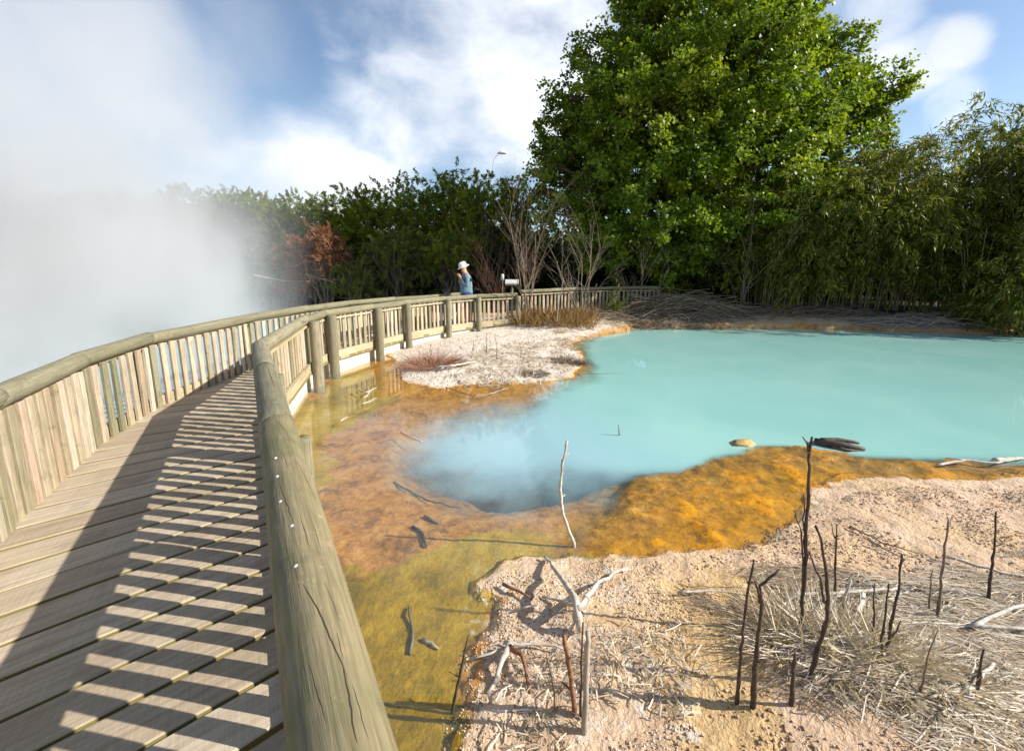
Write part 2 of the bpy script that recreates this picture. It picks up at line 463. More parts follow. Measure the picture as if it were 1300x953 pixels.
def ground_mat():
    m, nt, o = new_mat('geothermal ground'); b = N(nt)
    pos = b.n('ShaderNodeNewGeometry').outputs['Position']
    z1 = b.attr('zones'); s = b.n('ShaderNodeSeparateColor'); nt.links.new(z1, s.inputs[0])
    oO, oV, oW = s.outputs[0], s.outputs[1], s.outputs[2]
    oF = b.attr('zones', 'Alpha')
    z2 = b.n('ShaderNodeSeparateColor'); nt.links.new(b.attr('zones2'), z2.inputs[0])
    oT, oL = z2.outputs[0], z2.outputs[1]
    n1 = b.noise(pos, 3.0, 6, .65, .4); n2 = b.noise(pos, 14, 6, .7, .3); n3 = b.noise(pos, 55, 5, .7)
    n4 = b.noise(b.vmath('ADD', pos, (9, 3, 1)), 1.3, 4, .6)
    def m_(mask, k=.5, lo=.38, hi=.62, nn=n2):
        return b.ss(b.math('ADD', mask, b.math('MULTIPLY', b.math('SUBTRACT', nn, .5), k)), lo, hi)
    # brown bed under water
    bed = b.ramp(b.math('ADD', b.math('MULTIPLY', n1, .55), b.math('MULTIPLY', n2, .45)),
                 [(.32, (.12, .055, .015)), (.42, (.32, .135, .025)), (.50, (.50, .225, .045)), (.58, (.57, .29, .08)), (.68, (.48, .33, .19))])
    olive = b.ramp(b.math('ADD', b.math('MULTIPLY', n4, .45), b.math('ADD', b.math('MULTIPLY', n1, .3), b.math('MULTIPLY', n2, .25))),
                   [(.34, (.09, .065, .008)), (.42, (.21, .135, .010)), (.49, (.36, .22, .014)), (.56, (.46, .29, .022)), (.64, (.50, .38, .13))])
    orange = b.ramp(b.math('ADD', b.math('MULTIPLY', n1, .4), b.math('MULTIPLY', n2, .6)),
                    [(.32, (.10, .05, .008)), (.42, (.30, .13, .008)), (.50, (.50, .215, .008)), (.60, (.60, .28, .010)), (.72, (.60, .38, .06))])
    clump = b.ramp(b.math('ADD', b.math('MULTIPLY', n1, .45), b.math('MULTIPLY', n2, .55)),
                   [(.36, (.10, .055, .02)), (.46, (.26, .13, .03)), (.54, (.42, .21, .03)), (.64, (.50, .33, .12))])
    orange = b.mix(b.math('MULTIPLY', b.ss(b.math('ADD', z2.outputs[2], b.math('MULTIPLY', b.math('SUBTRACT', n2, .5), 1.1)), .45, .85), .8), orange, clump)
    pink = b.ramp(b.math('ADD', b.math('MULTIPLY', n1, .6), b.math('MULTIPLY', n3, .4)),
                  [(.30, (.38, .24, .14)), (.40, (.56, .38, .24)), (.54, (.66, .475, .325)), (.70, (.70, .54, .40))])
    tan = b.ramp(b.math('ADD', b.math('MULTIPLY', n2, .5), b.math('MULTIPLY', n3, .5)), [(.3, (.40, .24, .10)), (.5, (.62, .42, .20)), (.7, (.70, .52, .30))])
    white = b.ramp(b.math('ADD', b.math('MULTIPLY', n2, .5), b.math('MULTIPLY', n3, .5)),
                   [(.36, (.28, .20, .13)), (.42, (.50, .40, .30)), (.50, (.63, .55, .46)), (.64, (.75, .70, .62))])
    forest = b.ramp(n2, [(.3, (.03, .025, .015)), (.7, (.09, .07, .045))])
    dk = b.ss(b.math('ADD', b.math('MULTIPLY', b.noise(pos, 8.5, 5, .7, .8), .7), b.math('MULTIPLY', n4, .3)), .54, .64)
    bed = b.mix(b.math('MULTIPLY', dk, .6), bed, (.10, .065, .04))
    c = b.mix(m_(oV), bed, olive)
    c = b.mix(m_(oL, .35), c, b.mix(b.ss(n4, .45, .62), pink, b.mix(.5, pink, tan)))
    c = b.mix(b.math('MULTIPLY', m_(oT, .6), m_(oL, .3)), c, tan)
    c = b.mix(m_(oW, .8), c, white)
    c = b.mix(m_(oO, .7, .2, .8), c, orange)
    # dark grit flecks and small stains on dry ground
    fl = b.ss(b.noise(pos, 38, 3, .6, 1.2), .64, .72)
    c = b.mix(b.math('MULTIPLY', fl, .55), c, (.16, .11, .07))
    c = b.mix(m_(oF, .5), c, forest)
    vb = b.vor(b.vmath('ADD', pos, b.vmath('SCALE', b.noise(pos, 30, 3, .6, 0, True), scale=.05)), 32)
    h = b.math('ADD', b.math('ADD', b.math('MULTIPLY', n2, .6), b.math('MULTIPLY', n3, .5)), b.math('MULTIPLY', vb, .35))
    wet = b.math('SUBTRACT', 1.0, m_(oL, .3))
    rough = b.math('SUBTRACT', .9, b.math('MULTIPLY', wet, .45))
    b.out(o, b.bsdf(c, rough, .3, b.bump(b.math('MULTIPLY', h, b.math('SUBTRACT', 1.0, b.math('MULTIPLY', wet, .6))), .8, .03)))
    return m
ground = link('ground', mesh_np('ground', verts, faces, {'zones': zones, 'zones2': zones2}, True), ground_mat())
tag(ground, kind='structure')

# ------------------------------------------------------------------ water
wm = (GX > -60) & (GX < 60) & (GY < 30)
sel_x = np.where((xs > -70) & (xs < 60))[0][::2]
sel_y = np.where((ys > -3) & (ys < 26))[0][::2]
WX, WY = np.meshgrid(xs[sel_x], ys[sel_y])
sMw = sdist(WX, WY, M_POLY)
wn = fbm(WX * 1.6, WY * 1.6, 77, 4) - .5
wn2 = fbm(WX * 5, WY * 5, 88, 4) - .5
milk = sstep(-.75, 1.0, sMw + wn * .8 + wn2 * .25) ** 1.25
so_w = sdist(WX, WY, O_POLY)
milk = milk * (1 - sstep(-.12, .08, so_w)) 
depth_w = np.maximum(-height(WX, WY), 0)
gR = sstep(.4, 1.8, WX + (WY - 4) * .25)
dil = depth_w.copy()
for _ in range(2):
    for ax_ in (0, 1):
        dil = np.maximum(dil, np.maximum(np.roll(dil, 1, ax_), np.roll(dil, -1, ax_)))
depth_w = depth_w * (1 - gR) + np.minimum(dil, .6) * gR
kd = 3.6 + 40 * gR
milk = np.maximum(milk * .82, .98 * (1 - np.exp(-np.maximum(depth_w - (.065 - .03 * gR), 0) * kd)))
refl_w = .045 * sstep(-2.2, .2, sMw + wn) * (so_w < 0)          # milky reflection over the brown shallows, painted in as extra milk
milk = np.maximum(milk, refl_w + .03)
milk = np.where(WX < -4.3, .75, milk)
sky_refl = 1 - sstep(.2, 2.6, WX + (WY - 4.0) * .45 )  # sky reflected in the left water, painted into its colour
wat = np.stack([milk, sky_refl, wn + .5, np.ones_like(milk)], -1).reshape(-1, 4)
wnx, wny = len(sel_x), len(sel_y)
idw = np.arange(wnx * wny).reshape(wny, wnx)
wf = np.stack([idw[:-1, :-1], idw[:-1, 1:], idw[1:, 1:], idw[1:, :-1]], -1).reshape(-1, 4)

def water_mat():
    m, nt, o = new_mat('milky mineral water'); b = N(nt)
    pos = b.n('ShaderNodeNewGeometry').outputs['Position']
    s = b.n('ShaderNodeSeparateColor'); nt.links.new(b.attr('water'), s.inputs[0])
    mk = b.math('ADD', s.outputs[0], b.math('MULTIPLY', b.math('SUBTRACT', b.noise(pos, 4, 5, .6, .5), .5),
                b.math('MULTIPLY', b.math('MULTIPLY', s.outputs[0], b.math('SUBTRACT', 1.0, s.outputs[0])), 1.4)), clamp=True)
    teal = b.ramp(b.noise(pos, .7, 3, .5, .6), [(.3, (.255, .51, .465)), (.7, (.305, .55, .51))])
    col = b.mix(b.math('MULTIPLY', s.outputs[1], .9), teal, (.29, .47, .54))
    dif = b.n('ShaderNodeBsdfDiffuse'); b.put(dif.inputs[0], col)
    tr = b.n('ShaderNodeBsdfTransparent'); b.put(tr.inputs[0], (.93, .95, .93))
    m1 = b.n('ShaderNodeMixShader'); b.put(m1.inputs[0], mk)
    nt.links.new(tr.outputs[0], m1.inputs[1]); nt.links.new(dif.outputs[0], m1.inputs[2])
    bump = b.bump(b.noise(b.vmath('MULTIPLY', pos, (1, .7, 1)), 5, 3, .5), .05, .02)
    gl = b.n('ShaderNodeBsdfGlossy'); gl.inputs['Roughness'].default_value = .045
    gl.inputs['Color'].default_value = (1, 1, 1, 1)
    b.put(gl.inputs['Normal'], bump)
    lw = b.n('ShaderNodeLayerWeight'); lw.inputs['Blend'].default_value = .5; b.put(lw.inputs['Normal'], bump)
    fres = b.math('ADD', .03, b.math('MULTIPLY', b.math('POWER', lw.outputs['Facing'], 4.6), .85))
    m2 = b.n('ShaderNodeMixShader'); b.put(m2.inputs[0], fres)
    nt.links.new(m1.outputs[0], m2.inputs[1]); nt.links.new(gl.outputs[0], m2.inputs[2])
    b.out(o, m2.outputs[0])
    return m
water = link('water', mesh_np('water', np.stack([WX, WY, np.zeros_like(WX)], -1).reshape(-1, 3), wf, {'water': wat}, True), water_mat())
tag(water, kind='structure')

# ------------------------------------------------------------------ walkway lines
ZR = 1.13
R_PTS = [Vector((.36, -.45, 0)), Vector((-1.22, 2.10, 0)), Vector((-1.95, 3.27, 0)), Vector((-2.60, 4.31, 0))]
R_PTS += [at(u, v, ZR) for u, v in [(386, 401.5), (410, 394.3), (472, 386.2), (511, 381.3), (564, 376.3), (604, 373.6), (655, 371.8)]] + [Vector((1.3, 13.15, 0))]
L_PTS = [Vector((-1.15, -.9, 0)), Vector((-2.1, .66, 0)), at(-14, 496, ZR), at(100, 449, ZR), at(186, 424, ZR), at(318, 399, ZR), at(390, 388.2, ZR), at(439, 382, ZR), at(500, 377, ZR), at(548, 374.2, ZR)]
L_PTS += [Vector((-1.55, 12.75, 0)), Vector((-.3, 13.9, 0)), Vector((1.6, 14.7, 0))]
for p in R_PTS + L_PTS: p.z = 0
print('R', [tuple(round(c, 2) for c in p.xy) for p in R_PTS])
print('L', [tuple(round(c, 2) for c in p.xy) for p in L_PTS])

def cum(pts):
    s = [0]
    for a, b_ in zip(pts, pts[1:]): s.append(s[-1] + (b_ - a).length)
    return s
def along(pts, s, t):
    t = max(0, min(s[-1], t))
    for i in range(len(pts) - 1):
        if t <= s[i + 1] + 1e-9:
            k = (t - s[i]) / max(1e-9, s[i + 1] - s[i])
            return pts[i].lerp(pts[i + 1], k), (pts[i + 1] - pts[i]).normalized()
    return pts[-1].copy(), (pts[-1] - pts[-2]).normalized()

# ---- deck: fan of planks between matched stations of the two edges
Lc, Rc = cum(L_PTS), cum(R_PTS)
def nearest_s(pts, s, q):
    best = (1e9, 0)
    for i in range(int(s[-1] * 50)):
        p, _ = along(pts, s, i / 50)
        d = (p - q).length
        if d < best[0]: best = (d, i / 50)
    return best[1]
pairs = []
for lq, rq in [((-1.25, -.7), (-.15, .35)), ((-2.81, 2.08), (-1.78, 3.0)), ((-3.9, 4.37), (-2.83, 5.0)), ((-4.14, 6.7), (-3.1, 6.95)),
               ((-3.75, 8.4), (-2.85, 8.3)), ((-2.6, 10.2), (-2.0, 10.4)), ((-1.7, 12.4), (-.85, 12.0)), ((-.3, 13.9), (.1, 12.6)), ((1.6, 14.7), (1.15, 12.9))]:
    pairs.append((nearest_s(L_PTS, Lc, Vector((*lq, 0))), nearest_s(R_PTS, Rc, Vector((*rq, 0)))))
pv, pf, pa = [], [], []
PW = .235
k = 0
edges = []
for (l0, r0), (l1, r1) in zip(pairs, pairs[1:]):
    nseg = max(1, round(((l1 - l0) + (r1 - r0)) / 2 / PW))
    for i in range(nseg):
        edges.append((l0 + (l1 - l0) * i / nseg, r0 + (r1 - r0) * i / nseg))
edges.append(pairs[-1])
for i in range(len(edges) - 1):
    rr = random.random()
    gap = random.uniform(.009, .015)
    la, _ = along(L_PTS, Lc, edges[i][0]); lb, _ = along(L_PTS, Lc, edges[i + 1][0])
    ra, _ = along(R_PTS, Rc, edges[i][1]); rb, _ = along(R_PTS, Rc, edges[i + 1][1])
    q = [la, ra, rb, lb]
    ul = (lb - la).normalized(); ur = (rb - ra).normalized() if (rb - ra).length > 1e-4 else ul
    axis = ((ra + rb) / 2 - (la + lb) / 2).normalized()
    e = random.uniform(-.01, .03)
    q = [la + ul * gap - axis * e, ra + ur * gap + axis * .05, rb - ur * gap + axis * .05, lb - ul * gap - axis * e]
    zt = DECK + random.uniform(-.003, .003)
    bv = .006
    wid = (lb - la).length
    lng = (ra - la).length
    # section points across the plank: bottom, side top, bevel, top ... subdivided along the length
    def sec(t, c):    # t along, c across 0..1
        a_ = q[0].lerp(q[1], t); b_ = q[3].lerp(q[2], t)
        return a_.lerp(b_, c)
    NS = 7
    prof = [(0, -.045), (0, -bv), (.03, 0), (.35, .0015), (.65, .0015), (.97, 0), (1, -bv), (1, -.045)]
    base = len(pv)
    for sgi in range(NS + 1):
        t = sgi / NS
        wob = .0025 * math.sin(t * 9 + rr * 30)
        for c_, dz in prof:
            p_ = sec(t, c_)
            pv.append((p_.x + wob, p_.y, zt + dz + .002 * math.sin(t * 5 + rr * 50)))
            pa.append((t * lng, c_ * wid, rr, 1))
    m_ = len(prof)
    for sgi in range(NS):
        for j in range(m_ - 1):
            a0 = base + sgi * m_ + j
            pf.append((a0, a0 + m_, a0 + m_ + 1, a0 + 1))
    pf.append(tuple(base + j for j in range(m_)))
    pf.append(tuple(base + NS * m_ + j for j in range(m_))[::-1])
me = bpy.data.meshes.new('boardwalk'); me.from_pydata(pv, [], pf)
a_ = me.attributes.new('pl', 'FLOAT_COLOR', 'POINT'); a_.data.foreach_set('color', np.array(pa, np.float32).ravel())
deck = link('boardwalk', me, M['plank']); tag(deck, kind='structure')
# joists and sinter crusted kerb under the deck edge
def offset(pts, d):
    out = []
    for i, p in enumerate(pts):
        a = (p - pts[i - 1]).normalized() if i else None
        b_ = (pts[i + 1] - p).normalized() if i < len(pts) - 1 else None
        t = (a + b_).normalized() if a and b_ else (a or b_)
        n = Vector((-t.y, t.x, 0))      # left of travel
        k = 1.0
        if a and b_: k = 1 / max(.5, n.dot(Vector((-a.y, a.x, 0))))
        out.append(p + n * d * k)
    return out
def strip(mb, pts, w_, z0, z1):
    A = offset(pts, w_ / 2); B = offset(pts, -w_ / 2)
    base = len(mb.v)
    for a, b_ in zip(A, B):
        for p, z in ((a, z0), (a, z1), (b_, z1), (b_, z0)):
            mb.v.append(Vector((p.x, p.y, z))); mb.c.append((1, 1, 1, 1))
    for i in range(len(A) - 1):
        for j in range(4):
            a0 = base + i * 4 + j; a1 = base + i * 4 + (j + 1) % 4
            mb.f.append((a0, a1, a1 + 4, a0 + 4))
    mb.f.append((base, base + 1, base + 2, base + 3)); e = base + 4 * (len(A) - 1)
    mb.f.append((e + 3, e + 2, e + 1, e))
mb = MB(); strip(mb, offset(R_PTS[1:11], .07), .06, -.3, .185)
kerb = mb.build('foundation_kerb', M['kerb'], sm=False); tag(kerb, kind='structure')
mb = MB(); strip(mb, offset(R_PTS, .3), .05, .03, .2); strip(mb, offset(L_PTS[1:11], -.25), .05, .03, .2)
beams = mb.build('boardwalk_joists', M['beam'], sm=False); tag(beams, kind='structure')

# ---- railings
def log_mesh(length, r, n=20, seed=0):
    """round log along +X from 0, slightly irregular, rounded ends"""
    rs = random.Random(seed)
    mb = MB(); ph = rs.random() * 6
    ns = max(4, int(length / .12))
    base = 0
    xs_ = [0, .004] + [length * i / ns for i in range(1, ns)] + [length - .004, length]
    for i, X in enumerate(xs_):
        e = .93 if i in (0, len(xs_) - 1) else 1
        for k in range(n):
            t = 2 * PI * k / n
            rr = r * e * (1 + .018 * math.sin(2 * t + ph + X) + .012 * math.sin(X * 5 + ph) + .01 * math.sin(3 * t + X * 2.1))
            mb.v.append(Vector((X, rr * math.cos(t), rr * math.sin(t)))); mb.c.append((1, 1, 1, 1))
    for i in range(len(xs_) - 1):
        for k in range(n):
            q = i * n; k2 = (k + 1) % n
            mb.f.append((q + k, q + n + k, q + n + k2, q + k2))
    mb.f.append(tuple(range(n))); e = (len(xs_) - 1) * n
    mb.f.append(tuple(e + k for k in range(n))[::-1])
    return mb
def bar_between(name, a, b_, w_, h_, mat, parent):
    """board from a to b (centres), width across, height"""
    d = b_ - a; L = d.length
    mb = MB().box((L / 2, 0, 0), (L, w_, h_))
    o = mb.build(name, mat, parent, sm=False)
    ex = d.normalized(); ey = Vector((-ex.y, ex.x, 0)).normalized(); ez = ex.cross(ey)
    o.matrix_local = Matrix(((ex.x, ey.x, ez.x, a.x), (ex.y, ey.y, ez.y, a.y), (ex.z, ey.z, ez.z, a.z), (0, 0, 0, 1)))
    return o
def baluster_mesh(wd, zt, notch):
    bm = bmesh.new()
    bmesh.ops.create_cube(bm, size=1)
    for v_ in bm.verts: v_.co = Vector((v_.co.x * wd, v_.co.y * .03, (v_.co.z + .5) * zt))
    bmesh.ops.bevel(bm, geom=bm.edges[:], offset=.004, segments=1, affect='EDGES')
    me = bpy.data.meshes.new('baluster'); bm.to_mesh(me); bm.free()
    me.materials.append(M['baluster'])
    return me
BAL = [baluster_mesh(w_, .78 + dz, 0) for w_, dz in ((.074, .0), (.080, .004), (.068, -.005), (.076, .002))]

def railing(pts, inward, label, posts, rads, s_range, first_bold=False):
    """inward: +1 when the deck is on the left of travel, else -1"""
    root = empty('wooden_railing', pts[0])
    tag(root, label, 'railing')
    org = pts[0]
    s = cum(pts)
    zc = 1.07
    # handrail logs
    for i in range(len(pts) - 1):
        a, b_ = pts[i], pts[i + 1]
        d = (b_ - a).normalized(); L = (b_ - a).length
        r = rads[min(i, len(rads) - 1)]
        o = log_mesh(L + .05, r, 24 if r > .08 else 18, i).build('handrail', M['log'], root)
        zz = zc + (.006 if i % 2 else 0)
        o.matrix_local = Matrix.Translation(a - org + Vector((0, 0, zz)) - d * .025) @ Matrix.Rotation(math.atan2(d.y, d.x), 4, 'Z')
    n_in = inward
    top = offset(pts, -.022 * n_in); low = offset(pts, -.024 * n_in)
    for i in range(len(pts) - 1):
        z_ = Vector((0, 0, .974 + .002 * (i % 2)))
        bar_between('top_board', top[i] - org + z_, top[i + 1] - org + z_, .04, .03, M['board'], root)
        z_ = Vector((0, 0, .285 + .003 * (i % 2)))
        bar_between('bottom_board', low[i] - org + z_, low[i + 1] - org + z_, .045, .17, M['board'], root)
    # balusters
    bl = offset(pts, .024 * n_in); bs = cum(bl)
    cnt = 0
    t = s_range[0]
    dense_to = cum(pts)[3]
    while t < min(s_range[1], bs[-1]):
        p, d = along(bl, bs, t)
        o = bpy.data.objects.new('baluster', BAL[cnt % 4]); C.objects.link(o); o.parent = root
        o.location = p - org + Vector((0, 0, .215 + random.uniform(-.004, .004)))
        o.rotation_euler = (random.uniform(-.006, .006), random.uniform(-.012, .012), math.atan2(d.y, d.x))
        cnt += 1
        t += (.152 if inward > 0 or t > dense_to else .118) + random.uniform(-.006, .006)
    for (p, r, ztop) in posts:
        g = -.45
        o = MB().tube([(0, 0, g), (0, 0, -.1), (0, 0, .4), (0, 0, ztop - .015), (0, 0, ztop)], [r * 1.03, r * 1.02, r, r * .985, r * .9], 18).build('post', M['post'], root)
        o.location = p - org
        rot = random.uniform(-.01, .01); o.rotation_euler = (rot, random.uniform(-.01, .01), random.random() * 6)
    print(label, 'balusters', cnt)
    return root
def rail_post(pts, i, out, r=.085, zt=1.06, sgn=1, t=0):
    off = offset(pts, out)
    p = off[i].lerp(off[min(i + 1, len(off) - 1)], t)
    return (p, r, zt)
rp = []
pA = at(386, 552, 1.03); pB = at(354, 474, 1.03)
offR = offset(R_PTS, -.10)
for q in (pA, pB):
    s_ = nearest_s(offR, cum(offR), Vector((q.x, q.y, 0))); p, _ = along(offR, cum(offR), s_)
    rp.append((p, .045, 1.02))
for i in (4, 5, 6, 7, 8, 9, 10):
    rp.append(rail_post(R_PTS, i, -.14, .086 if i < 7 else .078, 1.05))
rr_ = railing(R_PTS[:11], 1, 'curved timber railing along the pool side, with thick round log handrail running under the viewer', rp, [.084, .08, .08, .075, .07, .066, .062, .06], (.9, 99))
nl = wood_mat('cracked near log', [(0, (.25, .21, .12)), (1, (.27, .225, .135))], 'X', .7, (.13, .135, .06), False)
_d = (R_PTS[1] - R_PTS[0]).normalized(); _n = Vector((-_d.y, _d.x, 0))
def _xa(u, v):
    q = at(u, v, 1.14) - R_PTS[0]
    o_ = max(-.075, min(.075, q.dot(_n)))
    return q.dot(_d) + .025, math.asin(o_ / .084)
crk = []
for a_, b_, hw in [((442, 864), (386, 745), .022), ((455, 950), (436, 850), .020), ((375, 672), (354, 615), .016), ((404, 635), (378, 585), .016), ((393, 700), (381, 655), .012), ((372, 560), (350, 535), .014), ((430, 790), (414, 742), .010), ((408, 700), (399, 668), .010), ((436, 840), (428, 806), .012), ((415, 925), (392, 845), .012), ((366, 600), (358, 572), .012), ((470, 940), (448, 872), .012)]:
    (xa, aa), (xb, ab) = _xa(*a_), _xa(*b_); crk.append((xa, aa, xb, ab, hw))
add_cracks(nl, crk)
near_log = [c for c in rr_.children if c.name.startswith('handrail')][0]
near_log.data.materials.clear(); near_log.data.materials.append(nl)
# silver screw heads along the near log, where each baluster is fixed
d0 = (R_PTS[1] - R_PTS[0]).normalized()
n0 = Vector((-d0.y, d0.x, 0))
for u, v in [(352, 608), (356, 640), (371, 674), (376, 725), (350, 585)]:
    q = at(u, v, 1.135); t = (q - R_PTS[0]).dot(d0)
    off = max(-.06, min(.06, (q - R_PTS[0]).dot(n0)))
    ang = math.asin(off / .084)
    p = R_PTS[0] + d0 * t + n0 * off + Vector((0, 0, 1.07 + .0845 * math.cos(ang)))
    nn = (n0 * math.sin(ang) + Vector((0, 0, math.cos(ang))))
    o = MB().tube([-nn * .004, nn * .001, nn * .003], [.006, .006, .0035], 10).build('screw', M['metal'], rr_)
    o.location = p - R_PTS[0]
lp = []
for i in (2, 3, 4, 5, 6, 7, 8, 9):
    lp.append(rail_post(L_PTS, i, .145, .08, 1.04))
railing(L_PTS[:11], -1, 'left timber railing between the walkway and the steam, rising into white vapour', lp, [.074, .074, .074, .072, .07, .068, .064, .06], (1.2, 15.2))
# far railing of the path that turns away behind the reeds
far_pts = [Vector((.55, 12.62, 0)), Vector((1.2, 13.2, 0)), Vector((2.2, 14.0, 0)), Vector((3.4, 14.6, 0)), Vector((5.0, 14.75, 0))]
far_pts[0] = R_PTS[10] + Vector((.15, .03, 0))
fp = [rail_post(far_pts, i, -.13, .06, 1.0) for i in range(2, len(far_pts))]
fr_ = railing(far_pts, 1, 'shaded far railing half hidden behind dry reeds under the big tree', fp, [.055], (.1, 99))
fr_.location.z = .1

# ------------------------------------------------------------------ foliage generators
def leaf_arrays(c, d, n, L, Wd, tint, fold=.0):
    """diamond leaves: c centre base (N,3), d unit direction, n unit normal-ish"""
    s = np.cross(d, n); s /= (np.linalg.norm(s, axis=1, keepdims=True) + 1e-9)
    nn = np.cross(s, d)
    L = np.asarray(L).reshape(-1, 1); Wd = np.asarray(Wd).reshape(-1, 1)
    p0 = c; p1 = c + d * L * .45 + s * Wd * .5 + nn * L * fold; p2 = c + d * L; p3 = c + d * L * .45 - s * Wd * .5 + nn * L * fold
    v = np.stack([p0, p1, p2, p3], 1).reshape(-1, 3)
    col = np.repeat(np.stack([tint, tint, tint, np.ones_like(tint)], -1), 4, axis=0)
    return v, col

def unit(a): return a / (np.linalg.norm(a, axis=1, keepdims=True) + 1e-9)

def foliage_mesh(name, blobs, per_blob, per_cluster, L, Wd, spread, style='maple', seed=0, off=(0, 0, 0), up=.3, dens=None):
    """blobs: (x,y,z,rx,ry,rz). clusters on shells of blobs, leaves in clusters"""
    g = np.random.default_rng(seed)
    Vs, Cs = [], []
    for (bx, by, bz, rx, ry, rz) in blobs:
        nC = max(4, int(per_blob * (rx * ry * rz) ** (2 / 3.)))
        dirs = unit(g.normal(size=(nC, 3)))
        rad = g.uniform(.5, 1.22, size=(nC, 1)) ** .7
        cc = dirs * rad * np.array([rx, ry, rz]) + np.array([bx, by, bz])
        nrm = unit(dirs / np.array([rx, ry, rz]))
        k = per_cluster
        csz = g.uniform(.6, 1.35, size=(nC, 1)).repeat(k, 0)
        cN = nrm.repeat(k, 0)
        ct = g.normal(0, .16, size=(nC, 1)).repeat(k, 0)
        base = cc.repeat(k, 0)
        if style == 'maple':
            offp = g.normal(size=(nC * k, 3)) * np.array([1, 1, .55]) * spread * csz * .62
            sd = unit(cN * .75 + g.normal(size=(nC, 3)).repeat(k, 0) * .4 + np.array([.12, 0, .38]))
            t = g.uniform(-.3, 1, size=(nC * k, 1))
            p = base + sd * t * spread * 2.1 * csz + offp * (1 - .45 * np.abs(t))
            d = unit(cN * .5 + g.normal(size=p.shape) * .7 + np.array([0, 0, -.25]))
            n = unit(cN * .6 + g.normal(size=p.shape) * .55 + np.array([.3, -.1, .7]))
        elif style == 'spray':
            sd = unit(cN * .8 + g.normal(size=(nC, 3)).repeat(k, 0) * .45 + np.array([0, 0, up]))
            t = g.uniform(0, 1, size=(nC * k, 1))
            wdt = spread * .28 * (1 - t * .7)
            p = base + sd * t * spread * 2.4 * csz + g.normal(size=base.shape) * wdt
            d = unit(sd + g.normal(size=p.shape) * .55)
            n = unit(g.normal(size=p.shape) + np.array([0, 0, .6]))
        else:  # droop
            sd = unit(cN * .9 + g.normal(size=(nC, 3)).repeat(k, 0) * .5)
            t = g.uniform(0, 1, size=(nC * k, 1))
            p = base + sd * t * spread * 2.2 * csz + np.array([0, 0, -1]) * (t ** 2) * spread * 1.3 * csz + g.normal(size=base.shape) * spread * .22
            d = unit(sd * .6 + g.normal(size=p.shape) * .5 + np.array([0, 0, -.9]) * (t + .2))
            n = unit(g.normal(size=p.shape) * .5 + np.array([.2, -.2, .7]))
        m = len(p)
        sc_ = g.uniform(.65, 1.25, size=m)
        t0 = .53 if style == 'maple' else .45
        zt = (p[:, 2] - bz) / (rz + .01)
        tint = np.clip(t0 + ct[:, 0] + g.normal(0, .17, size=m), 0, 1)
        v, c = leaf_arrays(p - np.array(off), d, n, L * sc_, Wd * sc_, tint, .06)
        Vs.append(v); Cs.append(c)
    V = np.concatenate(Vs); Cc = np.concatenate(Cs)
    f = np.arange(len(V), dtype=np.int32).reshape(-1, 4)
    me = mesh_np(name, V, f, {'tint': Cc})
    return me

def branch(mb, p, d, L, r, depth, rs, bend=.25, kids=(2, 3), up=.1, n=5, ang=.5):
    pts = [p.copy()]; rad = [r]; q = p.copy(); dd = d.copy()
    ns = 5
    for i in range(ns):
        dd = (dd + Vector((rs.gauss(0, bend), rs.gauss(0, bend), rs.gauss(0, bend) + up)) * .35).normalized()
        q = q + dd * L / ns
        pts.append(q.copy()); rad.append(r * (1 - .62 * (i + 1) / ns))
    mb.tube(pts, rad, n, cap=False)
    if depth > 0:
        for _ in range(rs.randint(*kids)):
            i = rs.randint(1, ns)
            a = Vector((rs.gauss(0, 1), rs.gauss(0, 1), rs.gauss(0, .6)))
            nd = (dd + a.normalized() * ang).normalized()
            branch(mb, pts[i], nd, L * rs.uniform(.45, .75), rad[i] * .75, depth - 1, rs, bend, kids, up, max(3, n - 1), ang)
    return pts

def limb(mb, a, b_, r0, r1, rs, n=7, wob=.08):
    a, b_ = Vector(a), Vector(b_); L = (b_ - a).length
    pts, rad = [], []
    for i in range(7):
        t = i / 6
        p = a.lerp(b_, t) + Vector((rs.gauss(0, wob), rs.gauss(0, wob), 0)) * L * .3 * math.sin(PI * t)
        p.z += L * .06 * math.sin(PI * t)
        pts.append(p); rad.append(r0 + (r1 - r0) * t)
    mb.tube(pts, rad, n, cap=False)
    return pts

def pblob(u, v, rpx, Y, sz=1.0, sy=.9):
    p = atY(u, v, Y); d = ray(u, v); t = Y / d.y
    r = rpx / F * t
    return (p.x, p.y, p.z, r, r * sy, r * sz)

# ------------------------------------------------------------------ the big tree
rs = random.Random(3)
TB = Vector((8.0, 17.8, gz(8.0, 17.8)))
blobs = [pblob(*a) for a in [
    (822, 62, 46, 17), (878, 10, 72, 17.5), (758, 148, 40, 17.5), (825, 150, 80, 16), (925, 90, 90, 16.2), (1005, 120, 68, 17), (1050, 142, 34, 17),
    (1073, 72, 22, 17), (1118, 118, 22, 17), (1100, 168, 22, 17), (738, 232, 52, 17.5), (835, 255, 80, 15.6), (950, 215, 95, 15.6), (1040, 215, 55, 16.6), (1025, 285, 42, 16.2),
    (775, 300, 48, 16.2), (915, 285, 52, 16.4), (865, -60, 62, 18), (925, -50, 62, 18), (990, 30, 48, 18), (718, 185, 32, 17.6), (1085, 130, 18, 17), (1140, 112, 12, 17),
    (850, 338, 24, 15.4), (805, 15, 24, 17.5), (978, 300, 40, 16.6), (712, 165, 18, 18), (708, 232, 24, 18), (748, 95, 20, 18), (1000, -20, 22, 18), (1035, 65, 22, 18)]]
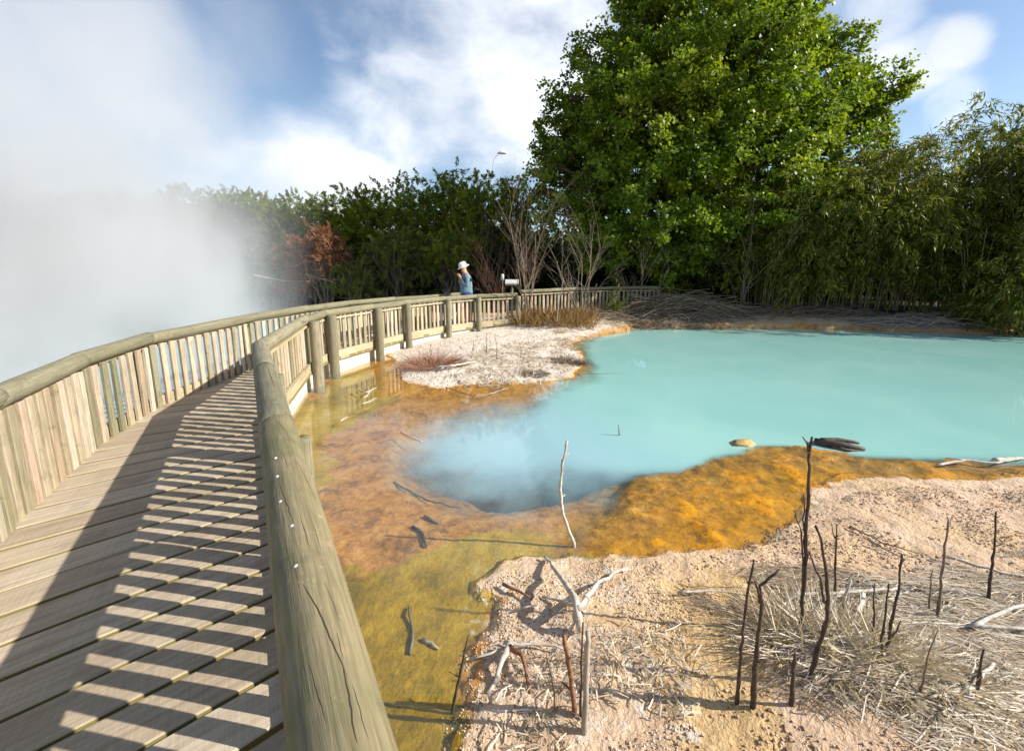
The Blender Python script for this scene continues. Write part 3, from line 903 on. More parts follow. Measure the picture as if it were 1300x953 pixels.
for (u, v, r_) in [(712, 118, 11), (694, 205, 12), (700, 150, 10), (735, 75, 11), (752, 50, 11), (778, 15, 11), (1015, 20, 11), (1072, 50, 12), (1088, 82, 10), (1090, 100, 14),
                   (1128, 128, 12), (1148, 118, 9), (1118, 150, 11), (1104, 196, 12), (1088, 245, 14), (1070, 262, 15), (990, 5, 14), (676, 245, 10), (1052, 300, 16), (700, 270, 14), (880, 372, 14), (860, 362, 18)]:
    blobs.append(pblob(u, v, r_, 17 + random.uniform(-.6, .6)))
blobs += [(8, 20.5, 8, 4.2, 2.5, 3.6), (5, 19.8, 6, 2.6, 2, 3), (11, 20, 6.5, 2.6, 2, 2.8), (8, 19.5, 12, 3, 2.4, 2.5)]
tree = empty('broadleaf_tree', TB)
tag(tree, 'very tall broadleaf tree with bright green crown filling the sky behind the pool', 'tree')
mb = MB()
trk = [TB, TB + Vector((.1, 0, 1.5)), TB + Vector((-.05, .1, 3.5)), TB + Vector((.1, 0, 6)), TB + Vector((0, .1, 9)), TB + Vector((.1, 0, 12))]
mb.tube(trk, [.42, .33, .28, .22, .14, .05], 10)
for (bx, by, bz, rx, ry, rz) in blobs:
    z0 = max(TB.z + 1.0, bz - 2.6 - rs.random())
    z0 = min(z0, 11)
    a = Vector((TB.x, TB.y + .05, z0))
    pts = limb(mb, a, (bx, by, bz), .11, .03, rs)
    for _ in range(6):
        e = unit(np.array([[rs.gauss(0, 1), rs.gauss(0, 1), rs.gauss(0, .7)]]))[0]
        limb(mb, pts[rs.randint(3, 6)], Vector((bx + e[0] * rx * .9, by + e[1] * ry * .9, bz + e[2] * rz * .9)), .03, .008, rs, 4)
mb.build('trunk', M['bark'], tree, off=TB)
link('crown', foliage_mesh('crown', blobs, 40, 96, .125, .115, .26, 'maple', 5, TB), M['maple'], tree)

# ------------------------------------------------------------------ manuka trees on the left
def manuka(u, vtop, Y, wpx, label, mat='manuka', seed=0, name='manuka_tree', low=.30, group=None, cat='tree', k=1.0, lsz=1.0, bark='bark'):
    rs = random.Random(seed)
    top = atY(u, vtop, Y); X = top.x; g0 = gz(X, Y) if abs(X) < 60 else 0
    g0 = max(g0, -.1)
    Ht = top.z - g0
    d = ray(u, vtop); half = wpx / 2 / F * (Y / d.y)
    root = empty(name, (X, Y, g0)); tag(root, label, cat, group)
    bl = []
    nb = 7
    for i in range(nb):
        a = 2 * PI * i / nb + rs.random()
        rr2 = half * rs.uniform(.35, .62)
        zc_ = g0 + Ht * rs.uniform(low + .22, .80)
        bl.append((X + math.cos(a) * half * .55, Y + math.sin(a) * half * .5, zc_, rr2, rr2, rr2 * rs.uniform(.6, .9)))
    bl.append((X, Y, g0 + Ht * .84, half * .5, half * .5, Ht * .12))
    for i in range(7):
        r2 = half * rs.uniform(.22, .36)
        bl.append((X + half * rs.uniform(-.75, .75), Y - half * rs.uniform(-.1, .5), g0 + Ht * rs.uniform(.62, .93), r2, r2, r2 * .75))
    bl.append((X + half * rs.uniform(-.3, .3), Y, g0 + Ht * .66, half * .72, half * .6, Ht * .2))
    mb = MB()
    for (bx, by, bz, rx, ry, rz) in bl:
        a = Vector((X + rs.gauss(0, .18), Y + rs.gauss(0, .18), g0 - .1))
        pts = limb(mb, a, (bx, by, bz), .055, .02, rs, 5, .12)
        for _ in range(4):
            q = pts[rs.randint(2, 6)]
            limb(mb, q, q + Vector((rs.gauss(0, .6), rs.gauss(0, .5), rs.uniform(.2, 1))), .018, .005, rs, 3)
    mb.build('trunk', M[bark], root, off=(X, Y, g0))
    link('crown', foliage_mesh('crown', bl, 62 * k, 60, .105 * lsz, .036 * lsz, .14, 'spray', seed, (X, Y, g0), up=0), M[mat], root)
    return root
GM = 'manuka trees behind the walkway'
specs = [(20, 262, 27, 150, 'faint manuka tree at the far left, lost in the steam'),
         (120, 250, 27, 150, 'manuka tree only just showing inside the thick steam'),
         (235, 236, 25, 110, 'ghostly manuka tree at the right edge of the thick steam'),
         (300, 243, 25, 120, 'hazy manuka tree half veiled where the steam thins out'),
         (362, 246, 24, 110, 'manuka tree above the brown dead bush, lightly veiled'),
         (428, 249, 23, 110, 'olive manuka tree directly behind the brown dead bush'),
         (492, 234, 22, 120, 'mid height manuka tree between the brown bush and the person'),
         (548, 216, 20.5, 120, 'tallest manuka tree just left of the person in the hat'),
         (618, 220, 19, 120, 'dark manuka tree directly behind the person in the hat'),
         (655, 262, 21, 70, 'lower manuka tree at the right end of the row beside the bare saplings')]
for i, (u, v, Y, wp, lb) in enumerate(specs):
    manuka(u, v, Y, wp * 1.15, lb, seed=40 + i, group=GM)
# lower shrubs in front
lows = [(350, 300, 20, 80, 'rounded green shrub half inside the steam beside the brown bush', 'manuka'),
        (505, 292, 17.5, 90, 'yellow green shrub with grey stems right of the brown dead bush', 'greenshrub'),
        (575, 300, 17.5, 80, 'dark green shrub behind the railing left of the person', 'manuka'),
        (450, 335, 17, 60, 'small bright green bush at the foot of the brown dead bush', 'greenshrub')]
for i, (u, v, Y, wp, lb, mt) in enumerate(lows):
    manuka(u, v, Y, wp, lb, mt, 70 + i, 'shrub', low=.05, cat='shrub', k=1.0)
manuka(408, 286, 18, 62, 'brown dead bush standing against the dark green trees', 'brownleaf', 91, 'dead_bush', low=.1, cat='bush', k=2.0, lsz=.9, bark='twig')
manuka(378, 302, 18.5, 52, 'duller brown dead bush on the left of the bigger one', 'brownleaf', 92, 'dead_bush', low=.1, cat='bush', k=1.5, lsz=.8, bark='twig')

# ------------------------------------------------------------------ bamboo on the right
def bamboo(X, Y, Ht, half, label, seed):
    rs = random.Random(seed); g0 = gz(X, Y)
    root = empty('bamboo_clump', (X, Y, g0)); tag(root, label, 'bamboo', 'bamboo clumps on the right bank')
    mb = MB(); bl = []
    for i in range(46):
        a = rs.random() * 2 * PI; q = math.sqrt(rs.random())
        bx, by = X + math.cos(a) * q * half * .8, Y + math.sin(a) * q * .7
        hh = Ht * rs.uniform(.5, 1.0)
        lean = Vector((math.cos(a) * .3 * q, math.sin(a) * .35 * q - .12, 0))
        pts = []
        for j in range(7):
            t = j / 6
            pts.append(Vector((bx, by, g0 - .05)) + lean * hh * t * t * .9 + Vector((0, 0, hh * (t - .12 * t * t))))
        mb.tube(pts, [.02 * (1 - .8 * j / 6) for j in range(7)], 4, cap=False)
        if i % 3 == 0:
            e = pts[-1]; r = rs.uniform(.5, .9)
            bl.append((e.x, e.y, e.z - .25, r, r * .8, r * 1.0))
            e = pts[4 if X > 12.5 else 5]; r = rs.uniform(.45, .75)
            bl.append((e.x, e.y - .25, e.z - .1, r, r * .7, r))
            if rs.random() < .6 and X > 12.5:
                e = pts[3]; bl.append((e.x, e.y - .35, e.z, r * .8, r * .6, r * .8))
    mb.build('culms', M['culm'], root, off=(X, Y, g0))
    link('foliage', foliage_mesh('foliage', bl, 44, 42, .19, .04, .30, 'droop', seed, (X, Y, g0)), M['bamboo'], root)
bm_specs = [(9.0, 15.0, 3.9, 1.1, 'lowest bamboo clump, tucked against the right edge of the big tree'),
            (10.6, 15.0, 4.6, 1.2, 'bamboo clump second from the big tree, its top sloping upward'),
            (12.2, 14.8, 5.7, 1.3, 'bamboo clump with yellowish plume tops in the middle of the thicket'),
            (13.9, 14.6, 6.6, 1.4, 'tall bamboo clump below the wispy cloud'),
            (15.6, 14.2, 6.7, 1.4, 'tall bamboo clump with drooping sunlit leaves near the right edge'),
            (17.3, 13.4, 7.0, 1.4, 'bamboo clump cut by the right edge of the picture'),
            (14.4, 12.9, 3.2, 1.0, 'short bright bamboo clump leaning over the right shore')]
for i, (X, Y, Ht, hf, lb) in enumerate(bm_specs): bamboo(X, Y, Ht, hf, lb, 200 + i)
manuka(1290, 128, 17, 90, 'thin blue green tree rising above the bamboo at the right edge', 'bluegum', 305, 'young_tree', low=.5, k=.35, lsz=1.3)

# dark undergrowth behind everything, read as one mass
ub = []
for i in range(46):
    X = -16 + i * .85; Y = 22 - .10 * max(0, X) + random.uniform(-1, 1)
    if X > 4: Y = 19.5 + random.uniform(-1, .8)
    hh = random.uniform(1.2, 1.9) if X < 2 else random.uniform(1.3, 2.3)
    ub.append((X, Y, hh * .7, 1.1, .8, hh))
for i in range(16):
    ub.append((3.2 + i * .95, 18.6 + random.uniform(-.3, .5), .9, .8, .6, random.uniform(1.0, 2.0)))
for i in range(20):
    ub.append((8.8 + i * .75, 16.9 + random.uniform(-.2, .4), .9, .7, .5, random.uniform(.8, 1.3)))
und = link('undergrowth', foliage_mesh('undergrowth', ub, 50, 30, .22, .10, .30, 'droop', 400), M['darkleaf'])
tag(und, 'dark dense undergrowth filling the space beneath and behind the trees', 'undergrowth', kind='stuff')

# far-off wood beyond, so no bare horizon shows between the trunks
fw = []
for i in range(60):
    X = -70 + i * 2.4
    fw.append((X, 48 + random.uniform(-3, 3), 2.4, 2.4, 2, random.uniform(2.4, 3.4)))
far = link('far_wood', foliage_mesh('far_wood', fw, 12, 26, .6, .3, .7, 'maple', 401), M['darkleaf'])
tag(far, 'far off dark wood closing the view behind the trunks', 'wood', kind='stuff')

# ------------------------------------------------------------------ bare saplings
def sapling(base, stems, label, seed, name='bare_sapling', mat='saplingbark', group=None, h=(3, 4.5), r=.035, lean=.25, depth=3):
    rs = random.Random(seed); base = Vector(base)
    mb = MB()
    for i in range(stems):
        a = rs.uniform(-1, 1)
        d = Vector((a * lean + rs.gauss(0, .06), rs.gauss(0, lean * .6), 1)).normalized()
        branch(mb, Vector((rs.gauss(0, .05), rs.gauss(0, .05), -.05)), d, rs.uniform(*h), r * .55 * rs.uniform(.6, 1), depth, rs, .22, (2, 4), .06, 5, .55)
    o = mb.build(name, M[mat]); o.location = base
    tag(o, label, 'sapling' if name == 'bare_sapling' else 'bush', group)
    return o
sapling(at(668, 411, .22), 6, 'bare grey sapling with many upright stems beside the end post of the railing', 501, h=(2.0, 3.3), r=.04, lean=.28)
sapling(at(737, 408, .25), 6, 'bare pale sapling fanning out above the dry reeds', 502, h=(1.8, 3.4), r=.034, lean=.45)
sapling(at(812, 398, .3), 5, 'leafless sapling leaning over the shaded far railing', 503, h=(1.4, 2.2), r=.03, lean=.6)
sapling((7.9, 14.6, .4), 4, 'pale bare sapling standing in front of the big tree trunk', 504, h=(2.2, 3.2), r=.05, lean=.35)
sapling((-.2, 13.4, .3), 9, 'orange brown twiggy bush behind the railing right of the person', 505, 'twiggy_bush', 'deadred', h=(1.4, 2.3), r=.014, lean=.8, depth=3)
# leaning white trunk in the steam
o = MB(); branch(o, Vector((0, 0, 0)), Vector((1, .1, -.35)).normalized(), 1.9, .035, 2, random.Random(8), .22, (1, 2), 0)
o = o.build('leaning_trunk', M['palebark']); o.location = atY(322, 349, 17.5)
tag(o, 'pale fallen trunk leaning in the thin steam left of the brown bush', 'trunk')

# green shrub, dry reeds
def blades(name, n, cx, cy, sx, sy, Hh_, Wd, mat, seed, lean=.25, zfun=None, parent=None):
    g = np.random.default_rng(seed)
    X = cx + g.uniform(-sx, sx, n); Y = cy + g.uniform(-sy, sy, n)
    Z = height(X, Y)
    hh = Hh_ * g.uniform(.3, 1.15, n) * (.45 + 1.1 * fbm(X * 2.3, Y * 2.3, seed, 3))
    d = unit(np.stack([g.normal(0, lean, n), g.normal(0, lean, n), np.ones(n)], -1))
    nr = unit(g.normal(size=(n, 3)) * np.array([1, 1, .1]))
    v, c = leaf_arrays(np.stack([X, Y, Z - .02], -1), d, nr, hh, np.full(n, Wd) * g.uniform(.6, 1.3, n), g.uniform(0, 1, n), 0)
    return mesh_np(name, v, np.arange(len(v)).reshape(-1, 4), {'tint': c})
pr = at(715, 408, .12)
reed = link('dry_reeds', blades('dry_reeds', 1200, 1.3, 12.45, 1.2, .40, .66, .017, 'reed', 600, lean=.55), M['reed'])
tag(reed, 'golden brown dry reeds growing between the bare saplings', 'reeds', kind='stuff')
pg = at(781, 409, .12)
gs = empty('green_shrub', (pg.x, pg.y, gz(pg.x, pg.y))); tag(gs, 'small upright light green shrub between dry reeds and brush pile', 'shrub')
z0 = gs.location.z
bl = [(pg.x + a, pg.y, z0 + b_, .17, .15, .2) for a, b_ in ((0, .2), (.12, .35), (-.1, .45), (.05, .65), (-.04, .85), (.08, .15), (-.15, .2))]
link('foliage', foliage_mesh('foliage', bl, 260, 16, .09, .025, .07, 'spray', 610, tuple(gs.location)), M['greenshrub'], gs)
mb = MB()
for k in range(5): mb.tube([(0, 0, -.05), (random.uniform(-.05, .05), 0, .4), (random.uniform(-.1, .1), 0, .85)], [.012, .009, .004], 4)
mb.build('stem', M['twig'], gs)

# ------------------------------------------------------------------ brush piles on the far bank
def brush(name, u0, u1, v0, vh, n, label, seed, mat='palebark', Lr=(.8, 2.0)):
    rs = random.Random(seed)
    a = at(u0, v0, .12); b_ = at(u1, v0, .12)
    base = (a + b_) / 2; half = (b_ - a).length / 2
    mb = MB()
    for i in range(n):
        t = rs.uniform(-1, 1)
        hmax = vh * (1 - t * t * .8)
        p = Vector((base.x + t * half, base.y + rs.uniform(-.1, .8), 0)); p.z = gz(p.x, p.y) + rs.random() ** 1.4 * hmax
        d = Vector((rs.choice((-1, 1)), rs.gauss(0, .35), rs.gauss(0, .14))).normalized()
        L = rs.uniform(*Lr)
        pts = []
        q = p - d * L / 2
        arch = rs.uniform(.0, .22)
        for j in range(6):
            s_ = j / 5
            pts.append(q + d * L * s_ + Vector((0, 0, arch * math.sin(PI * s_) - .02)) + Vector((rs.gauss(0, .015), rs.gauss(0, .015), rs.gauss(0, .015))))
        for w_ in pts: w_.z = max(w_.z, gz(w_.x, w_.y) + .0)
        r = rs.uniform(.004, .016)
        mb.tube(pts, [r * (1 - .6 * j / 5) for j in range(6)], 4, cap=False)
    base.z = 0
    o = mb.build(name, M[mat], off=base); o.location = base
    tag(o, label, 'brush pile')
    return o
brush('brush_pile', 795, 935, 409, .62, 330, 'heaped pile of cut branches on the far bank under the big tree', 701, 'saplingbark', (.7, 2.4))
brush('brush_pile', 690, 800, 413, .14, 160, 'low mat of grey twigs between reeds and far shore', 702, 'twig', (.4, 1.4))
brush('brush_pile', 930, 1120, 409, .16, 200, 'flat brush of dark twigs along the far shore beneath the bamboo', 703, 'twig', (.6, 1.8))
brush('brush_pile', 1110, 1300, 416, .16, 180, 'flat grey branches on the shore at the right edge beneath the bamboo', 704, 'palebark', (.6, 1.8))
brush('brush_pile', 790, 935, 413, .12, 200, 'thin layer of dark twigs spilling to the water in front of the heaped pile', 705, 'twig', (.5, 1.5))

# ------------------------------------------------------------------ straw litter
def straw(name, n, poly, Lr, Wd, lift, mat, label, seed, main=None, tint=(0, 1), cat='litter', mode=None):
    g = np.random.default_rng(seed)
    pa_ = np.array(poly); lo = pa_.min(0); hi = pa_.max(0)
    X, Y = [], []
    while sum(map(len, X)) < n:
        x_ = g.uniform(lo[0], hi[0], n); y_ = g.uniform(lo[1], hi[1], n)
        sd = sdist(x_, y_, poly)
        dens = fbm(x_ * 3, y_ * 3, seed, 3)
        k_ = (sd > 0) & (g.random(n) < np.clip(sd * 5, .1, 1)) & (g.random(n) < sstep(.3, .6, dens))
        X.append(x_[k_]); Y.append(y_[k_])
    X = np.concatenate(X)[:n]; Y = np.concatenate(Y)[:n]
    L = g.uniform(*Lr, n)
    th = g.uniform(0, 2 * PI, n) if main is None else g.normal(main, .55, n)
    arch = g.uniform(0, lift, n); bend = g.normal(0, .25, n)
    wd = Wd * g.uniform(.5, 1.4, n)
    V = []
    for t in (-.5, 0, .5):
        xx = X + np.cos(th + bend * t) * L * t; yy = Y + np.sin(th + bend * t) * L * t
        zz = height(xx, yy) + .006 + arch * (1.2 if t == 0 else g.uniform(0, 1, n))
        sx_, sy_ = -np.sin(th) * wd / 2, np.cos(th) * wd / 2
        V.append(np.stack([xx - sx_, yy - sy_, zz], -1)); V.append(np.stack([xx + sx_, yy + sy_, zz + wd * .4], -1))
    V = np.stack(V, 1).reshape(-1, 3)
    b0 = np.arange(n) * 6
    Fc = np.concatenate([np.stack([b0, b0 + 1, b0 + 3, b0 + 2], -1), np.stack([b0 + 2, b0 + 3, b0 + 5, b0 + 4], -1)])
    tt = g.uniform(*tint, n).repeat(6)
    o = link(name, mesh_np(name, V, Fc, {'tint': np.stack([tt, tt, tt, np.ones_like(tt)], -1)}), M[mat])
    tag(o, label, cat, kind='stuff')
    return o
def WA(pts): return W(pts, .1)
straw('straw_litter', 6000, WA([(985, 800), (1010, 745), (1080, 720), (1180, 715), (1300, 690), (1420, 700), (1420, 1000), (960, 1000)]), (.05, .28), .0036, .028, 'straw', 'bleached straw lying thick between the dark sticks at the lower right', 801, main=-.5)
straw('straw_litter', 600, WA([(640, 810), (760, 760), (870, 765), (900, 800), (960, 1000), (600, 1000)]), (.03, .13), .0045, .02, 'straw', 'short pale straw around the reddish stumps at the bottom', 802)
straw('dry_needles', 1500, WA([(780, 740), (900, 712), (1000, 705), (1120, 720), (1130, 760), (980, 790), (900, 770)]), (.04, .20), .004, .02, 'straw', 'thin brown needles scattered over the tan sand', 803, main=-.5, tint=(0, .45))
straw('sinter_litter', 2600, W([(560, 470), (620, 440), (700, 428), (790, 418), (720, 445), (735, 465), (700, 480), (560, 488)], .08), (.05, .25), .008, .03, 'straw', 'bleached twig litter on the white peninsula', 804)
straw('shore_litter', 1700, W([(700, 424), (820, 414), (1000, 411.5), (1300, 418), (1300, 409), (700, 409)], .1), (.1, .5), .012, .06, 'straw', 'grey driftwood litter along the far shore', 805, main=0, tint=(0, .6))

def chips(name, n, poly, r, mat, label, seed, thr=.5):
    g = np.random.default_rng(seed)
    pa_ = np.array(poly); lo = pa_.min(0); hi = pa_.max(0); X, Y = [], []
    while sum(map(len, X)) < n:
        x_ = g.uniform(lo[0], hi[0], n); y_ = g.uniform(lo[1], hi[1], n)
        k_ = (sdist(x_, y_, poly) > 0) & (height(x_, y_) > -.02) & (fbm(x_ * 4, y_ * 4, seed, 4) > g.uniform(thr - .12, thr + .06, n))
        X.append(x_[k_]); Y.append(y_[k_])
    X = np.concatenate(X)[:n]; Y = np.concatenate(Y)[:n]; Z = height(X, Y)
    R_ = r * g.uniform(.35, 1.0, n) ** 1.8 * 1.3
    oct_ = np.array([(1, 0, 0), (0, 1, 0), (-1, 0, 0), (0, -1, 0), (0, 0, 1), (0, 0, -1)], float)
    V = oct_[None] * g.uniform(.5, 1.3, (n, 6, 1)) + g.normal(0, .15, (n, 6, 3))
    V = V * R_[:, None, None] * np.array([1, 1, .7])
    th = g.uniform(0, 6.28, n); c_, s_ = np.cos(th)[:, None], np.sin(th)[:, None]
    V = np.stack([V[..., 0] * c_ - V[..., 1] * s_, V[..., 0] * s_ + V[..., 1] * c_, V[..., 2]], -1) + np.stack([X, Y, Z + R_ * .2], -1)[:, None]
    fs = np.array([(0, 1, 4), (1, 2, 4), (2, 3, 4), (3, 0, 4), (1, 0, 5), (2, 1, 5), (3, 2, 5), (0, 3, 5)])
    Fc = (fs[None] + (np.arange(n) * 6)[:, None, None]).reshape(-1, 3)
    me = bpy.data.meshes.new(name); me.vertices.add(n * 6); me.vertices.foreach_set('co', V.astype(np.float32).ravel())
    me.loops.add(len(Fc) * 3); me.loops.foreach_set('vertex_index', Fc.astype(np.int32).ravel())
    me.polygons.add(len(Fc)); me.polygons.foreach_set('loop_start', np.arange(0, len(Fc) * 3, 3, dtype=np.int32)); me.polygons.foreach_set('loop_total', np.full(len(Fc), 3, np.int32))
    tt = g.random(n).repeat(6)
    a_ = me.attributes.new('tint', 'FLOAT_COLOR', 'POINT'); a_.data.foreach_set('color', np.stack([tt] * 3 + [np.ones_like(tt)], -1).astype(np.float32).ravel())
    me.update(calc_edges=True)
    o = link(name, me, mat); tag(o, label, 'gravel', kind='stuff')
    return o
def chip_mat(name, cols):
    m, nt, o = new_mat(name); b = N(nt)
    c = b.ramp(b.sep(b.attr('tint', 'Vector'))[0], [(i / (len(cols) - 1), k) for i, k in enumerate(cols)])
    b.out(o, b.bsdf(c, .9, .2)); return m
cmat = chip_mat('sinter chip', [(.28, .20, .13), (.56, .47, .37), (.68, .61, .52), (.76, .71, .63)])
c2mat = chip_mat('tan crust chip', [(.22, .15, .09), (.46, .34, .22), (.60, .48, .35), (.70, .62, .52)])
pmat = chip_mat('sand crumb', [(.22, .14, .09), (.44, .31, .20), (.58, .43, .30)])
chips('sinter_chips', 5500, W([(560, 745), (620, 725), (690, 698), (840, 700), (860, 760), (880, 990), (560, 990)], .08), .0065, c2mat, 'crumbly pale sinter chips crusting the edge of the olive shallows', 821, .5)
chips('sinter_chips', 3200, W([(500, 470), (520, 440), (620, 425), (760, 425), (745, 465), (700, 484), (560, 492)], .06), .018, cmat, 'white and tan sinter chips covering the peninsula', 822, .48)
chips('sand_crumbs', 9000, W([(850, 715), (1010, 640), (1100, 610), (1400, 605), (1400, 990), (850, 990)], .1), .008, pmat, 'small crumbs of pink sand and grit on the right shore', 823, .5)

# hummock of upright straw in front
def hummock(x0, y0, r, n, label, seed, mat='straw', Lr=.25, name='straw_tussock'):
    g = np.random.default_rng(seed)
    a = g.uniform(0, 2 * PI, n); q = np.sqrt(g.random(n)) * r
    X = x0 + np.cos(a) * q; Y = y0 + np.sin(a) * q * .7
    Z = height(X, Y) - .01
    d = unit(np.stack([np.cos(a) * q / r * 1.3 + g.normal(0, .75, n), np.sin(a) * q / r * 1.0 - .25 + g.normal(0, .6, n), .22 + g.random(n) * .45], -1))
    L = g.uniform(.4, 1.1, n) * Lr
    base = np.stack([X, Y, Z], -1)
    v, c = leaf_arrays(base - np.array([x0, y0, 0]), d, unit(g.normal(size=(n, 3))), L, np.full(n, .006), g.uniform(.2, 1, n), 0)
    o = link(name, mesh_np(name, v, np.arange(len(v)).reshape(-1, 4), {'tint': c}), M[mat])
    o.location = (x0, y0, 0)
    tag(o, label, 'tussock')
    return o
p = at(1045, 815, .1); hummock(p.x, p.y, .33, 1500, 'shaggy pale straw tussock around the foot of the forked dark stick', 811)
p = at(1140, 850, .1); hummock(p.x, p.y, .3, 900, 'flattened straw tussock right of the shaggy one at the bottom', 812, Lr=.2)
p = at(722, 457, .08); hummock(p.x, p.y, .27, 900, 'grey wiry tuft near the tip of the white peninsula', 813, 'twig', .25, 'wiry_tuft')
p = at(680, 472, .08); hummock(p.x, p.y, .20, 500, 'smaller flat grey tuft at the water edge of the white peninsula', 814, 'twig', .15, 'wiry_tuft')
p = at(548, 462, .08); hummock(p.x, p.y, .42, 1300, 'pinkish dead bush lying on the white shore near the railing', 815, 'pinktwig', .5, 'pink_bush')

# ------------------------------------------------------------------ sticks in the foreground
stick_n = 0
def stick(path, r0, label, mat='deaddark', forks=(), z=.1, r1=None, name='dead_stick', cat='stick', knots=True, group=None):
    """path: picture-measured points from base upward; the base stands on the ground, the rest in its upright plane"""
    global stick_n; stick_n += 1
    rs = random.Random(900 + stick_n)
    b0 = at(path[0][0], path[0][1], z)
    for _ in range(3):
        g = max(gz(b0.x, b0.y), -.12); b0 = at(path[0][0], path[0][1], g)
    def conv(pl, Y, wob=.003):
        raw = [atY(u, v, Y) for u, v in pl]
        out = []
        for i in range(len(raw) - 1):
            n = max(2, int((raw[i + 1] - raw[i]).length / .035))
            for j in range(n):
                out.append(raw[i].lerp(raw[i + 1], j / n) + Vector((rs.gauss(0, wob), rs.gauss(0, wob), 0)) * .6)
        out.append(raw[-1]); return out
    mb = MB()
    pts = conv(path, b0.y)
    pts[0] = b0 - Vector((0, 0, .05))
    r1 = r1 or r0 * .45
    n = len(pts)
    r0 *= .66; r1 *= .66
    mb.tube(pts, [(r0 + (r1 - r0) * i / (n - 1)) * (1 + (rs.uniform(-.16, .22) if knots else 0)) for i in range(n)], 7)
    for fk in forks:
        fp_ = conv(fk, b0.y); m = len(fp_)
        mb.tube(fp_, [r0 * (.55 - .3 * i / (m - 1)) * (1 + rs.uniform(-.15, .2)) for i in range(m)], 6)
    for _ in range(rs.randint(2, 4)):      # short snapped side twigs
        q = pts[rs.randint(max(1, n // 4), n - 1)]
        e = q + Vector((rs.gauss(0, .02), rs.gauss(0, .012), rs.uniform(.01, .035)))
        mb.tube([q, e], [r1 * .7, r1 * .4], 5)
    base = Vector((b0.x, b0.y, b0.z))
    o = mb.build(name, M[mat], off=base); o.location = base
    tag(o, label, cat, group)
    return o
def c8(pl): return [(860 + a / 2.941, 540 + b_ / 2.941) for a, b_ in pl]
def c7(pl): return [(460 + a / 2.955, 640 + b_ / 2.955) for a, b_ in pl]
stick(c8([(462, 760), (468, 640), (482, 480), (478, 400), (494, 210), (490, 100), (503, 42)]), .015, 'tallest dark stick, forked at its tip above the pool edge', r1=.008,
      forks=[c8([(490, 100), (482, 62), (467, 42)]), c8([(478, 560), (472, 380), (470, 258)]), c8([(470, 600), (462, 400), (440, 330)])])
stick(c8([(490, 950), (520, 850), (558, 720), (562, 640), (552, 520), (536, 420), (516, 375)]), .016, 'crooked dark stick in the straw tussock, bending left at its top',
      forks=[c8([(550, 660), (530, 570), (490, 470)])])
stick(c8([(590, 640), (590, 500), (594, 370)]), .010, 'short straight dark stick right behind the straw tussock', forks=[c8([(588, 420), (572, 358)])])
stick(c8([(770, 860), (800, 740), (826, 620), (832, 520), (838, 478)]), .012, 'dark stick with a leaning lower stem, middle of the right foreground',
      forks=[c8([(795, 790), (820, 770), (834, 728)])])
stick(c8([(970, 728), (985, 570), (1000, 450), (1012, 355)]), .012, 'straight brown stake standing in straw, second from the right edge', 'twig')
stick(c8([(1158, 662), (1170, 560), (1182, 450), (1190, 320)]), .013, 'straight dark stake nearest to the right edge')
stick(c8([(938, 700), (952, 545)]), .008, 'short thin stake left of the straight brown stake', 'twig')
stick(c8([(728, 810), (732, 700), (736, 590)]), .008, 'thin dark stick in front of the white forked branch')
stick(c8([(758, 880), (772, 740), (790, 590)]), .010, 'thin dark stick close beside the one with leaning lower stem')
stick(c8([(222, 1040), (245, 770), (268, 600), (286, 500)]), .012, 'thin dark stick at the tan sand, leftmost of the right foreground sticks')
stick(c8([(282, 1050), (298, 820), (316, 660)]), .020, 'thick dark broken stick with a slender branching top',
      forks=[c8([(314, 670), (308, 600), (345, 570), (382, 535)]), c8([(310, 660), (300, 610), (288, 580)])])
stick(c8([(1118, 1010), (1130, 900), (1145, 830)]), .013, 'dark stump stick at the bottom right corner')
stick(c8([(612, 700), (622, 640), (648, 576)]), .015, 'grey split stump leaning right, behind the straw tussock', 'deadgrey')
stick(c8([(425, 1040), (432, 940), (440, 850)]), .017, 'stubby dark stump low in the straw tussock')
stick(c8([(905, 1010), (940, 840), (972, 765)]), .007, 'very thin leaning twig at the lower right', 'twig')
stick([(730, 694), (714, 650), (711, 620), (714, 590), (720, 559)], .018, 'bleached crooked pole standing alone at the edge of the orange algae', 'deadgrey', r1=.011, z=0,
      forks=[[(713, 585), (722, 575)]])
# bottom left group
stick([(572, 905), (586, 850), (595, 806)], .013, 'dark snag rising from the olive water at the bottom', 'deaddark', z=0)
stick([(730, 905), (724, 850), (716, 806)], .017, 'reddish brown stump left of the split grey one', 'deadred', r1=.013)
stick([(742, 930), (744, 860), (746, 802)], .019, 'thick grey stump, front one of the three bottom stumps', 'palebark', r1=.015)
stick([(737, 912), (738, 850), (740, 790)], .010, 'thin charred stick between the reddish and the grey stump')
stick([(706, 900), (700, 860), (693, 826)], .007, 'thin twig left of the reddish stump', 'twig')

